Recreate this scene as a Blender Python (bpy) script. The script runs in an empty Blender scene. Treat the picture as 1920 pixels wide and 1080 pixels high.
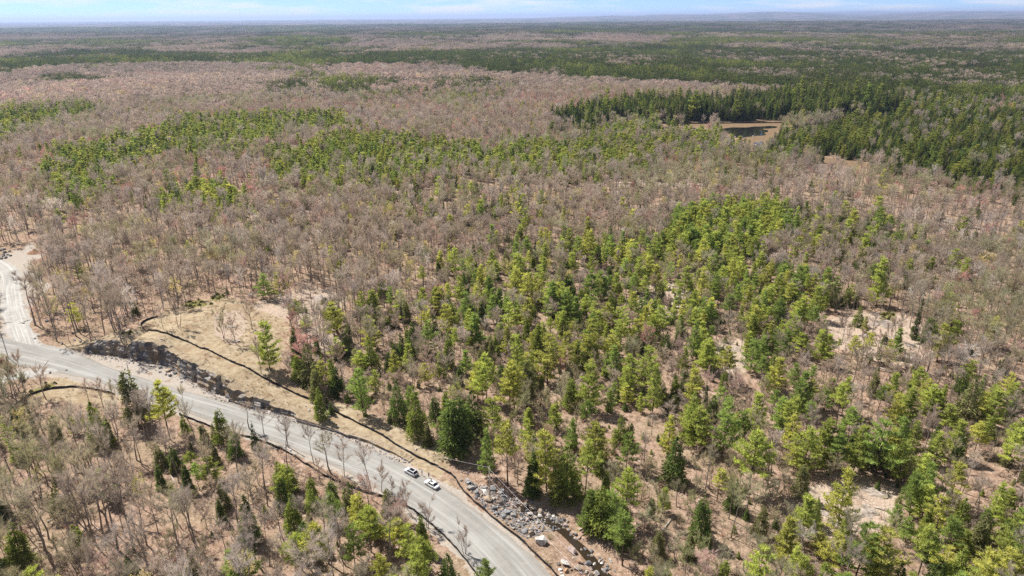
import bpy, bmesh, math, random
import numpy as np
from mathutils import Matrix, Vector

# ------------------------------------------------------------------ camera, sky, sun, exposure
S = bpy.context.scene
C = S.collection
CAM_H = 120.0
PITCH = math.radians(21.65)
ROLL = math.radians(-0.48)
R3 = Matrix.Rotation(math.pi/2 - PITCH, 3, 'X') @ Matrix.Rotation(ROLL, 3, 'Z')
cd = bpy.data.cameras.new('camera'); cam = bpy.data.objects.new('camera', cd); C.objects.link(cam)
cd.lens = 24; cd.sensor_width = 36; cd.clip_start = 1; cd.clip_end = 200000
cam.matrix_world = Matrix.Translation((0, 0, CAM_H)) @ R3.to_4x4()
S.camera = cam
SUN_AZ = math.radians(-52)      # measured from the view direction (+Y), negative = to the left
SUN_EL = math.radians(54)
sun_dir = Vector((math.sin(SUN_AZ)*math.cos(SUN_EL), math.cos(SUN_AZ)*math.cos(SUN_EL), math.sin(SUN_EL)))
W = bpy.data.worlds.new('World'); S.world = W; W.use_nodes = True
nt = W.node_tree; N = nt.nodes; L = nt.links
bg = N['Background']; bg.inputs['Strength'].default_value = 0.072
sky = N.new('ShaderNodeTexSky'); sky.sky_type = 'NISHITA'; sky.sun_disc = False
sky.sun_elevation = SUN_EL; sky.sun_rotation = SUN_AZ; sky.altitude = 300
sky.air_density = 0.35; sky.dust_density = 0.0; sky.ozone_density = 5.0
geo = N.new('ShaderNodeTexCoord')
# thin fair-weather clouds, stretched along the horizon; overhead cover raised for fill light (direction based, the same all round)
sep = N.new('ShaderNodeSeparateXYZ'); L.new(geo.outputs['Generated'], sep.inputs[0])
zz = N.new('ShaderNodeMath'); zz.operation = 'ADD'; zz.inputs[1].default_value = 0.10; L.new(sep.outputs['Z'], zz.inputs[0])
zm = N.new('ShaderNodeMath'); zm.operation = 'MAXIMUM'; zm.inputs[1].default_value = 0.02; L.new(zz.outputs[0], zm.inputs[0])
dx = N.new('ShaderNodeMath'); dx.operation = 'DIVIDE'; L.new(sep.outputs['X'], dx.inputs[0]); L.new(zm.outputs[0], dx.inputs[1])
dy = N.new('ShaderNodeMath'); dy.operation = 'DIVIDE'; L.new(sep.outputs['Y'], dy.inputs[0]); L.new(zm.outputs[0], dy.inputs[1])
cmb = N.new('ShaderNodeCombineXYZ'); L.new(dx.outputs[0], cmb.inputs[0]); L.new(dy.outputs[0], cmb.inputs[1])
nz = N.new('ShaderNodeTexNoise'); nz.inputs['Scale'].default_value = 0.75; nz.inputs['Detail'].default_value = 6; nz.inputs['Roughness'].default_value = 0.55
L.new(cmb.outputs[0], nz.inputs['Vector'])
rp = N.new('ShaderNodeValToRGB'); rp.color_ramp.elements[0].position = 0.48; rp.color_ramp.elements[1].position = 0.64
rp.color_ramp.elements[0].color = (0, 0, 0, 1); rp.color_ramp.elements[1].color = (0.85, 0.85, 0.85, 1)
L.new(nz.outputs['Fac'], rp.inputs[0])
mx = N.new('ShaderNodeMix'); mx.data_type = 'RGBA'
L.new(rp.outputs[0], mx.inputs['Factor']); L.new(sky.outputs[0], mx.inputs['A']); mx.inputs['B'].default_value = (6.7, 6.8, 7.0, 1)
L.new(mx.outputs['Result'], bg.inputs['Color'])
sd = bpy.data.lights.new('sun', 'SUN'); sd.energy = 4.4; sd.angle = math.radians(0.55); sd.color = (1.0, 0.95, 0.87)
so = bpy.data.objects.new('sun', sd); C.objects.link(so)
so.rotation_euler = (-sun_dir).to_track_quat('-Z', 'Y').to_euler(); so.location = sun_dir*400
S.view_settings.view_transform = 'Standard'; S.view_settings.look = 'None'
S.view_settings.exposure = 1.06; S.view_settings.gamma = 1.0; S.view_settings.use_curve_mapping = False
S.render.engine = 'CYCLES'
cy = S.cycles
cy.max_bounces = 3; cy.diffuse_bounces = 2; cy.glossy_bounces = 2; cy.transmission_bounces = 2; cy.volume_bounces = 0
cy.use_denoising = False; cy.use_adaptive_sampling = False
cy.caustics_reflective = False; cy.caustics_refractive = False

# ------------------------------------------------------------------ numbers: noise, projection, terrain
rng = np.random.default_rng(7)
random.seed(7)
FPX = 1280.0
Rm = np.array(R3)

def hash2(ix, iy, seed=0):
    a = (ix.astype(np.int64)*374761393 + iy.astype(np.int64)*668265263 + seed*1442695041) & 0x7fffffff
    a = ((a ^ (a >> 13))*1274126177) & 0x7fffffff
    a = (a ^ (a >> 16)) & 0xffff
    return a/65535.0
def vnoise(x, y, seed=0):
    x = np.asarray(x, float); y = np.asarray(y, float)
    ix = np.floor(x); iy = np.floor(y); fx = x-ix; fy = y-iy
    fx = fx*fx*(3-2*fx); fy = fy*fy*(3-2*fy)
    a = hash2(ix, iy, seed); b = hash2(ix+1, iy, seed); c = hash2(ix, iy+1, seed); d = hash2(ix+1, iy+1, seed)
    return (a*(1-fx)+b*fx)*(1-fy) + (c*(1-fx)+d*fx)*fy
def fbm(x, y, seed=0, o=3):
    s = 0; a = 0.5; t = 0
    for k in range(o):
        s = s + a*vnoise(np.asarray(x)*2**k, np.asarray(y)*2**k, seed+k*17); t += a; a *= 0.5
    return s/t
def sst(a, b, x):
    t = np.clip((x-a)/(b-a), 0, 1); return t*t*(3-2*t)
def flat_at(px, py, z=0.0):
    px = np.asarray(px, float); py = np.asarray(py, float)
    d = np.stack([(px-960)/FPX, -(py-540)/FPX, -np.ones_like(px)], -1) @ Rm.T
    t = (z-CAM_H)/d[..., 2]
    return d[..., 0]*t, d[..., 1]*t
def project(x, y, z):
    x, y, z = np.broadcast_arrays(np.asarray(x, float), np.asarray(y, float), np.asarray(z, float))
    v = np.stack([x, y, z-CAM_H], -1) @ Rm
    dep = -v[..., 2]
    s = np.where(dep > 1, dep, 1)
    px = np.where(dep > 1, 960+FPX*v[..., 0]/s, -9999.0); py = np.where(dep > 1, 540-FPX*v[..., 1]/s, -9999.0)
    return px, py, dep
def pl_dist(x, y, P, extra=None):
    """distance to polyline, signed side (+ = left of travel), interpolated extra value, arc length"""
    x = np.asarray(x, float); y = np.asarray(y, float)
    best = np.full(x.shape, 1e18); side = np.zeros(x.shape); ev = np.zeros(x.shape); al = np.zeros(x.shape); acc = 0.0
    for i in range(len(P)-1):
        ax, ay = P[i]; bx, by = P[i+1]; ux, uy = bx-ax, by-ay; l2 = ux*ux+uy*uy
        t = np.clip(((x-ax)*ux+(y-ay)*uy)/l2, 0, 1)
        d2 = (x-ax-t*ux)**2+(y-ay-t*uy)**2
        m = d2 < best
        best = np.where(m, d2, best)
        side = np.where(m, np.sign(ux*(y-ay)-uy*(x-ax)), side)
        al = np.where(m, acc+t*math.sqrt(l2), al)
        if extra is not None: ev = np.where(m, extra[i]*(1-t)+extra[i+1]*t, ev)
        acc += math.sqrt(l2)
    return np.sqrt(best), side, ev, al
def resample(P, step):
    P = np.asarray(P, float); d = np.r_[0, np.cumsum(np.linalg.norm(np.diff(P, axis=0), axis=1))]
    n = max(2, int(d[-1]/step)+1); s = np.linspace(0, d[-1], n)
    return np.stack([np.interp(s, d, P[:, k]) for k in range(P.shape[1])], 1), s
def smooth(P, it=2):
    P = np.asarray(P, float)
    for _ in range(it):
        Q = [P[0]]
        for i in range(len(P)-1):
            Q.append(0.75*P[i]+0.25*P[i+1]); Q.append(0.25*P[i]+0.75*P[i+1])
        Q.append(P[-1]); P = np.array(Q)
    return P

# main road: pairs of edge pixels, far (left) end first
up = [(-260, 590), (-120, 612), (0, 632), (60, 643), (120, 659), (225, 695), (325, 728), (400, 748), (505, 778), (605, 808), (705, 848), (757, 872), (840, 922), (900, 965), (975, 1030), (1025, 1080), (1085, 1155), (1160, 1280)]
lo = [(-260, 628), (-120, 650), (-20, 667), (40, 680), (100, 694), (180, 715), (270, 745), (345, 770), (440, 802), (540, 835), (630, 870), (680, 896), (755, 940), (815, 985), (868, 1035), (905, 1082), (955, 1158), (1020, 1280)]
U = np.array([flat_at(*p) for p in up]).reshape(-1, 2); D = np.array([flat_at(*p) for p in lo]).reshape(-1, 2)
ROAD = smooth((U+D)/2, 2)
RW = 0.5*np.interp(np.arange(len(ROAD))/(len(ROAD)-1), np.linspace(0, 1, len(U)), np.linalg.norm(U-D, axis=1))
SIDE = smooth(np.array([flat_at(*p) for p in [(52, 655), (38, 620), (24, 580), (18, 545), (22, 520), (10, 500), (-40, 480)]]).reshape(-1, 2), 2)
DRIVE = smooth(np.array([flat_at(*p) for p in [(118, 688), (80, 697), (40, 704), (-10, 716), (-80, 735)]]).reshape(-1, 2), 2)
# rock cut beside the road: base pixels and face heights
cut = [(160, 659, 0.4), (172, 661, 3.6), (194, 665, 5.0), (221, 670, 5.3), (236, 672, 3.8), (248, 673, 6.0), (262, 676, 6.8), (289, 679, 7.2), (316, 686, 6.0), (335, 696, 5.6), (350, 708, 6.3), (377, 723, 5.6), (401, 736, 5.4), (420, 746, 5.2), (445, 754, 3.9), (474, 764, 3.0), (500, 770, 2.6), (525, 776, 2.0), (545, 781, 1.7), (575, 791, 1.2), (600, 799, 1.0), (645, 815, 0.9), (700, 838, 0.7), (745, 858, 0.4), (765, 868, 0.1)]
CUT = np.array([flat_at(a, b) for a, b, c in cut]).reshape(-1, 2); CUTH = np.array([c*1.12 for a, b, c in cut])
POND_C = np.array(flat_at(1400, 250)).ravel()
STREAM = smooth(np.array([flat_at(*p) for p in [(965, 935), (1005, 952), (1040, 972), (1068, 995), (1092, 1022), (1118, 1048), (1150, 1078), (1200, 1120)]]).reshape(-1, 2), 2)

def height(x, y, cutstep=True):
    x = np.asarray(x, float); y = np.asarray(y, float)
    r = np.hypot(x, y)
    dr, _, _, _ = pl_dist(x, y, ROAD[::2])
    n = 4.5*(fbm(x/110, y/110, 3)-0.5) + 1.6*(fbm(x/28, y/28, 5, 2)-0.5)
    n *= sst(9, 60, dr)
    far = 22*(fbm(x/620+9, y/620, 11)-0.5)*sst(420, 1400, r) + 60*(fbm(x/2600+3, y/2600, 21)-0.5)*sst(2200, 7000, r)
    th = np.arctan2(x, y)
    hills = (40+150*sst(-0.05, 0.35, th))*fbm(th*9+4, r/16000, 31)*sst(20000, 36000, r)*1.95
    n = n + far + hills
    pd = np.hypot((x-POND_C[0])/1.7, y-POND_C[1]-10)
    w = 1-sst(75, 190, pd)
    n = n*(1-w) - 1.5*w
    d, sd_, hc, _ = pl_dist(x, y, CUT, CUTH)
    dd = d*sd_
    lift = hc*(0.62+0.38*np.exp(-(np.maximum(dd, 0)/55)**2))*np.exp(-(np.maximum(dd, 0)/150)**2)
    n = n*(1-0.8*np.exp(-(d/25)**2)) + np.where(dd > 0, lift*sst(1.2, 3.0, dd), 0)
    ds, _, _, _ = pl_dist(x, y, STREAM)
    n = n - 1.3*np.exp(-(ds/4.5)**2) - 0.8*np.exp(-(ds/14)**2)*sst(6, 10, dr)
    n = n - 0.10*(1-sst(8, 12, dr))
    return n
def at(px, py):
    """ground point seen at a photo pixel"""
    px = np.atleast_1d(np.asarray(px, float)); py = np.atleast_1d(np.asarray(py, float)); z = np.zeros_like(px)
    for k in range(14):
        x, y = flat_at(px, py, z); z = .35*z+.65*height(x, y)
    x, y = flat_at(px, py, z)
    return x, y, height(x, y)

# ------------------------------------------------------------------ pixel-space land-cover map (which kind of ground / forest stands where)
MW, MH = 960, 540
def raster(polys, soft=0):
    yy, xx = np.mgrid[0:MH, 0:MW]; xx = xx*2.0+1; yy = yy*2.0+1
    out = np.zeros((MH, MW), bool)
    for P in polys:
        ins = np.zeros((MH, MW), bool); n = len(P)
        for i in range(n):
            x1, y1 = P[i]; x2, y2 = P[(i+1) % n]
            if y1 == y2: continue
            c = ((y1 > yy) != (y2 > yy)) & (xx < (x2-x1)*(yy-y1)/(y2-y1)+x1)
            ins ^= c
        out |= ins
    return out
def look(mask, px, py, default=False):
    ix = np.floor(np.asarray(px)/2).astype(int); iy = np.floor(np.asarray(py)/2).astype(int)
    ok = (ix >= 0) & (ix < MW) & (iy >= 0) & (iy < MH)
    return np.where(ok, mask[np.clip(iy, 0, MH-1), np.clip(ix, 0, MW-1)], default)

GRASS = raster([[(250, 640), (262, 605), (300, 592), (340, 572), (420, 552), (470, 570), (520, 560), (560, 600), (540, 640), (520, 690), (560, 745), (640, 790), (700, 830), (760, 862), (735, 862), (640, 812), (560, 785), (500, 750), (460, 745), (420, 712), (370, 680), (330, 655), (300, 642)],
                [(20, 760), (50, 730), (110, 705), (160, 712), (250, 745), (200, 760), (110, 755)], [(840, 900), (870, 935), (930, 985), (1000, 1050), (1030, 1080), (1010, 1080), (930, 1000), (860, 940), (820, 905)]])
ROCKM = raster([[(470, 575), (520, 548), (600, 540), (660, 550), (640, 585), (600, 600), (560, 610)], [(400, 590), (450, 580), (470, 610), (440, 650), (400, 630)], [(560, 620), (620, 600), (640, 640), (600, 670)],
                [(1545, 600), (1620, 585), (1700, 590), (1740, 620), (1760, 650), (1720, 690), (1650, 680), (1560, 650)], [(1480, 930), (1530, 905), (1680, 910), (1690, 970), (1650, 1000), (1560, 1010), (1480, 990)],
                [(1190, 545), (1250, 525), (1290, 540), (1280, 590), (1200, 610)], [(1340, 640), (1400, 635), (1400, 700), (1340, 700)], [(920, 545), (950, 540), (960, 610), (925, 610)], [(1150, 340), (1320, 340), (1320, 352), (1160, 352)]])
GRAVEL = raster([[(150, 662), (240, 690), (330, 720), (430, 758), (560, 800), (700, 845), (760, 872), (800, 890), (800, 880), (700, 832), (560, 786), (440, 752), (350, 712), (300, 682), (230, 672), (160, 655)],
                 [(0, 500), (60, 500), (95, 535), (70, 565), (30, 600), (60, 640), (200, 655), (150, 668), (0, 640)], [(40, 470), (60, 455), (85, 480), (40, 500), (0, 505), (0, 480)],
                 [(0, 690), (60, 690), (130, 690), (110, 705), (40, 712), (0, 720)]])
MARSH = raster([[(1200, 230), (1300, 228), (1520, 226), (1500, 233), (1458, 246), (1442, 276), (1414, 276), (1392, 263), (1352, 252), (1336, 242), (1240, 236)], [(1470, 288), (1560, 294), (1645, 309), (1640, 318), (1560, 308), (1490, 296)], [(1730, 128), (1850, 128), (1850, 140), (1760, 142)]])
MOSS = raster([[(600, 560), (640, 560), (640, 570), (600, 575)], [(335, 570), (370, 562), (400, 570), (360, 580)], [(395, 553), (425, 550), (425, 560), (398, 562)], [(1650, 585), (1680, 585), (1680, 602), (1650, 602)], [(50, 735), (90, 715), (110, 720), (70, 740)], [(1660, 660), (1690, 665), (1680, 680), (1660, 675)], [(225, 620), (250, 618), (250, 628), (228, 628)]])
# places whose ground stays visible: random trees may not stand on or in front of them
KEEP = raster([[(0, 625), (60, 640), (130, 655), (200, 640), (265, 600), (310, 590), (420, 560), (500, 560), (545, 600), (520, 640), (530, 700), (600, 770), (700, 808), (760, 838), (800, 850), (880, 878), (960, 915), (1040, 955), (1110, 1010), (1180, 1080), (905, 1080), (870, 1030), (800, 965), (700, 900), (560, 830), (440, 790), (330, 755), (180, 705), (60, 680), (0, 665)],
               [(1350, 236), (1470, 233), (1450, 246), (1436, 268), (1416, 268), (1394, 258), (1356, 249)], [(1520, 298), (1560, 298), (1635, 310), (1630, 317), (1560, 309)],
               [(40, 710), (120, 700), (240, 735), (200, 750), (110, 745), (50, 752)], [(0, 500), (30, 500), (60, 520), (40, 600), (50, 640), (0, 640)], [(0, 458), (40, 465), (80, 475), (30, 500), (0, 495)],
               [(1230, 230), (1330, 228), (1330, 236), (1240, 238)]])
THIN = raster([[(1545, 595), (1620, 585), (1700, 590), (1745, 630), (1720, 685), (1650, 675), (1560, 650)], [(1480, 925), (1530, 905), (1680, 910), (1690, 970), (1650, 995), (1560, 1005), (1480, 985)],
               [(1195, 540), (1250, 525), (1290, 540), (1280, 580), (1200, 605)], [(545, 560), (600, 545), (650, 550), (640, 600), (560, 650)], [(1335, 640), (1400, 630), (1400, 700), (1340, 700)], [(690, 740), (740, 730), (760, 830), (700, 800)], [(1020, 760), (1250, 770), (1240, 860), (1080, 850)], [(60, 590), (220, 600), (200, 645), (70, 640)]])
# forest zones by photo pixel of the crowns: (polygon, share of pine, cedar, spruce, bare, young, maple, budding, birch), density factor
#            P    C    S    B    K    M    Y    W
ZONES = [
 ([(0, 48), (1920, 28), (1920, 62), (900, 66), (0, 70)],                                  (.08, .64, 0, .22, 0, .05, .01, 0), 1.0),
 ([(1180, 55), (1920, 48), (1920, 92), (1500, 95), (1250, 85)],                           (.30, .35, 0, .25, 0, .04, .06, 0), 1.0),
 ([(0, 66), (900, 66), (1180, 66), (1180, 92), (680, 96), (0, 96)],                       (.06, .38, 0, .40, 0, .10, .06, 0), 1.0),
 ([(60, 100), (200, 93), (420, 103), (600, 98), (960, 102), (960, 126), (700, 122), (420, 119), (200, 122), (60, 128), (0, 142), (0, 112)], (.03, .85, .05, .06, 0, .01, 0, 0), 1.2),
 ([(680, 103), (960, 92), (1300, 82), (1600, 92), (1920, 86), (1920, 215), (1760, 195), (1600, 180), (1420, 165), (1250, 158), (1080, 148), (960, 142), (820, 126)], (.06, .78, .05, .10, 0, .01, 0, 0), 1.2),
 ([(480, 158), (680, 152), (900, 150), (980, 160), (940, 196), (820, 200), (620, 192), (480, 182)], (.14, .46, 0, .32, 0, .08, 0, 0), 1.0),
 ([(80, 145), (170, 140), (170, 155), (80, 158)],                                         (0, .7, 0, .3, 0, 0, 0, 0), 1.0),
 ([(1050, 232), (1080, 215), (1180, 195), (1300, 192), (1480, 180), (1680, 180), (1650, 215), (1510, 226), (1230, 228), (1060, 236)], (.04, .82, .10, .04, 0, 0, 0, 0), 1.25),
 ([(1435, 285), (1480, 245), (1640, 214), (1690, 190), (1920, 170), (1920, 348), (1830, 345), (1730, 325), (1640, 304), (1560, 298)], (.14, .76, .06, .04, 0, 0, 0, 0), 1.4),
 ([(0, 215), (50, 203), (120, 196), (210, 205), (160, 226), (80, 250), (0, 268)],         (.42, .48, 0, .10, 0, 0, 0, 0), 1.1),
 ([(80, 300), (100, 280), (200, 270), (330, 238), (450, 216), (560, 208), (640, 214), (695, 242), (650, 252), (560, 256), (500, 286), (450, 298), (330, 288), (280, 312), (160, 342), (90, 335)], (.66, .22, .01, .11, 0, 0, 0, 0), 1.3),
 ([(75, 340), (150, 330), (205, 372), (140, 388), (90, 368)],                             (.78, .14, 0, .08, 0, 0, 0, 0), 1.2),
 ([(300, 362), (370, 336), (455, 338), (475, 380), (430, 402), (340, 392), (270, 385)],   (.75, .15, .02, .08, 0, 0, 0, 0), 1.2),
 ([(500, 302), (580, 288), (640, 270), (760, 266), (900, 284), (1000, 268), (1100, 282), (1200, 264), (1240, 322), (1100, 326), (950, 312), (800, 332), (745, 350), (650, 352), (600, 345), (510, 350)], (.74, .12, 0, .13, 0, 0, .01, 0), 1.35),
 ([(1100, 245), (1250, 232), (1330, 252), (1470, 286), (1520, 296), (1440, 302), (1330, 302), (1200, 288), (1100, 278)], (.58, .08, 0, .32, 0, .02, 0, 0), 1.15),
 ([(620, 355), (900, 340), (1100, 360), (1040, 420), (800, 420), (640, 400)],             (.10, .12, .02, .50, .14, .06, .06, 0), 0.9),
 ([(1250, 450), (1285, 385), (1400, 372), (1505, 382), (1520, 430), (1430, 468), (1330, 470)], (.86, .10, 0, .04, 0, 0, 0, 0), 1.3),
 ([(1520, 400), (1680, 395), (1720, 440), (1600, 480), (1520, 460)],                      (.30, .25, 0, .35, .1, 0, 0, 0), 1.0),
 ([(820, 470), (1000, 440), (1260, 440), (1520, 470), (1560, 560), (1250, 560), (1000, 560), (860, 540)], (.34, .18, .01, .20, .26, 0, .01, 0), .9),
 ([(1520, 460), (1920, 380), (1920, 720), (1760, 690), (1700, 560), (1600, 520)],         (.03, .04, .01, .66, .14, .05, .03, .04), 1.0),
 ([(540, 620), (660, 560), (820, 520), (1000, 540), (1000, 700), (960, 860), (860, 850), (700, 790), (560, 740)], (.25, .26, .01, .10, .37, .01, 0, 0), .9),
 ([(1000, 540), (1520, 540), (1560, 640), (1480, 820), (1100, 880), (960, 860), (1000, 700)], (.36, .14, .01, .06, .42, .01, 0, 0), 1.0),
 ([(1480, 560), (1600, 520), (1700, 560), (1760, 690), (1920, 720), (1920, 820), (1480, 820)], (.24, .12, .01, .16, .46, .01, 0, 0), .85),
 ([(960, 850), (1480, 800), (1500, 980), (1380, 1080), (1120, 1080), (1060, 960)],        (.20, .14, 0, .14, .51, .01, 0, 0), .95),
 ([(1480, 800), (1920, 800), (1920, 1000), (1480, 1000)],                                 (.34, .12, 0, .16, .38, 0, 0, 0), .88),
 ([(1300, 990), (1920, 980), (1920, 1200), (1300, 1200)],                                 (.50, .12, 0, .12, .26, 0, 0, 0), 1.05),
 ([(0, 380), (620, 400), (860, 470), (820, 520), (660, 560), (560, 545), (400, 560), (260, 600), (0, 560)], (.01, .01, 0, .76, .06, .07, .07, .03), .6),
 ([(100, 780), (420, 770), (520, 820), (640, 900), (640, 1080), (340, 1080), (320, 900)], (.10, .24, 0, .30, .35, 0, .01, 0), .95),
 ([(520, 860), (880, 1080), (520, 1080)],                                                 (.32, .12, 0, .20, .36, 0, 0, 0), .9),
 ([(0, 740), (330, 760), (330, 1080), (0, 1080)],                                         (.03, .16, .01, .44, .32, .01, .03, 0), .8),
]
DEF_MIX = (.02, .03, .005, .70, .03, .17, .035, .01)
zone_id = np.full((MH, MW), -1, int)
for k, (P, m, dns) in enumerate(ZONES):
    zone_id[raster([P]) & (zone_id < 0)] = k
MIX = np.array([z[1] for z in ZONES]+[DEF_MIX]); MIX = MIX/MIX.sum(1, keepdims=True)
DENS = np.array([z[2] for z in ZONES]+[1.0])

# ------------------------------------------------------------------ materials
def new_mat(name):
    m = bpy.data.materials.new(name); m.use_nodes = True
    t = m.node_tree; t.nodes.clear()
    o = t.nodes.new('ShaderNodeOutputMaterial')
    return m, t, t.nodes, t.links, o
def node(t, typ, **kw):
    n = t.nodes.new(typ)
    for k, v in kw.items():
        if k.startswith('i_'): n.inputs[k[2:].replace('_', ' ')].default_value = v
        else: setattr(n, k, v)
    return n
def mixc(t, fac, a, b, blend='MIX'):
    n = t.nodes.new('ShaderNodeMix'); n.data_type = 'RGBA'; n.blend_type = blend
    for s, v in (('Factor', fac), ('A', a), ('B', b)):
        if hasattr(v, 'is_output'): t.links.new(v, n.inputs[s])
        elif s == 'Factor': n.inputs[s].default_value = v
        else: n.inputs[s].default_value = (*v, 1)
    return n.outputs['Result']
def ramp(t, src, *stops):
    n = t.nodes.new('ShaderNodeValToRGB'); e = n.color_ramp.elements
    while len(e) < len(stops): e.new(0.5)
    for el, (p, c) in zip(e, stops):
        el.position = p; el.color = (*c, 1) if hasattr(c, '__len__') else (c, c, c, 1)
    t.links.new(src, n.inputs[0]); return n.outputs[0]
def noise(t, scale, detail=4, rough=0.55, vec=None, out='Fac'):
    n = node(t, 'ShaderNodeTexNoise'); n.inputs['Scale'].default_value = scale; n.inputs['Detail'].default_value = detail; n.inputs['Roughness'].default_value = rough
    if vec is not None: t.links.new(vec, n.inputs['Vector'])
    return n.outputs[out]
def attr(t, name, typ='GEOMETRY', out='Fac'):
    n = node(t, 'ShaderNodeAttribute', attribute_name=name, attribute_type=typ); return n.outputs[out]
def wpos(t):
    return node(t, 'ShaderNodeNewGeometry').outputs['Position']
def math_(t, op, a, b=0.0):
    n = node(t, 'ShaderNodeMath', operation=op)
    for i, v in enumerate((a, b)):
        if hasattr(v, 'is_output'): t.links.new(v, n.inputs[i])
        else: n.inputs[i].default_value = v
    return n.outputs[0]
MATS = {}
def simple(name, col, rough=0.7, metal=0.0, var=0.25, scale=3.0, spec=0.3, bump=0.0, coat=0.0):
    if name in MATS: return MATS[name]
    m, t, n, l, o = new_mat(name)
    b = node(t, 'ShaderNodeBsdfPrincipled')
    b.inputs['Roughness'].default_value = rough; b.inputs['Metallic'].default_value = metal; b.inputs['Specular IOR Level'].default_value = spec
    b.inputs['Coat Weight'].default_value = coat
    nz = noise(t, scale, 5, 0.6, node(t, 'ShaderNodeTexCoord').outputs['Object'])
    lo_ = tuple(c*(1-var) for c in col); hi = tuple(min(1, c*(1+var)) for c in col)
    l.new(ramp(t, nz, (0.3, lo_), (0.7, hi)), b.inputs['Base Color'])
    if bump:
        bp = node(t, 'ShaderNodeBump'); bp.inputs['Strength'].default_value = bump; bp.inputs['Distance'].default_value = 0.05
        l.new(nz, bp.inputs['Height']); l.new(bp.outputs[0], b.inputs['Normal'])
    l.new(b.outputs[0], o.inputs[0]); MATS[name] = m; return m
def leafy(name, trans, tc=(1.05, 1.1, 0.7)):
    """foliage / twigs: colour comes from the tree's own tint property and a per-leaf variation"""
    m, t, n, l, o = new_mat(name)
    tint = attr(t, 'tint', 'INSTANCER', 'Color'); lv = attr(t, 'lv')
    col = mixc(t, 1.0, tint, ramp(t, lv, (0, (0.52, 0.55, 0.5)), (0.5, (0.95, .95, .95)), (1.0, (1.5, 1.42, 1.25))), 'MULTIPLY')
    d = node(t, 'ShaderNodeBsdfDiffuse'); l.new(col, d.inputs[0])
    if trans > 0:
        tr = node(t, 'ShaderNodeBsdfTranslucent'); l.new(mixc(t, 1.0, col, tc, 'MULTIPLY'), tr.inputs[0])
        s = node(t, 'ShaderNodeMixShader'); s.inputs[0].default_value = trans; l.new(d.outputs[0], s.inputs[1]); l.new(tr.outputs[0], s.inputs[2])
        l.new(s.outputs[0], o.inputs[0])
    else: l.new(d.outputs[0], o.inputs[0])
    return m
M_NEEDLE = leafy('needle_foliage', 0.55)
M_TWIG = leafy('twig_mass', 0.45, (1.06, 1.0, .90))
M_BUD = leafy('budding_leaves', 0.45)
M_BARK = simple('bark_grey', (0.25, 0.21, 0.18), 0.9, var=0.4, scale=2.5, spec=0.1)
M_BARKP = simple('bark_pine', (0.115, 0.085, 0.065), 0.9, var=0.4, scale=2.5, spec=0.1)
M_BARKW = simple('bark_birch', (0.48, 0.45, 0.41), 0.8, var=0.35, scale=2.0, spec=0.1)

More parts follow.
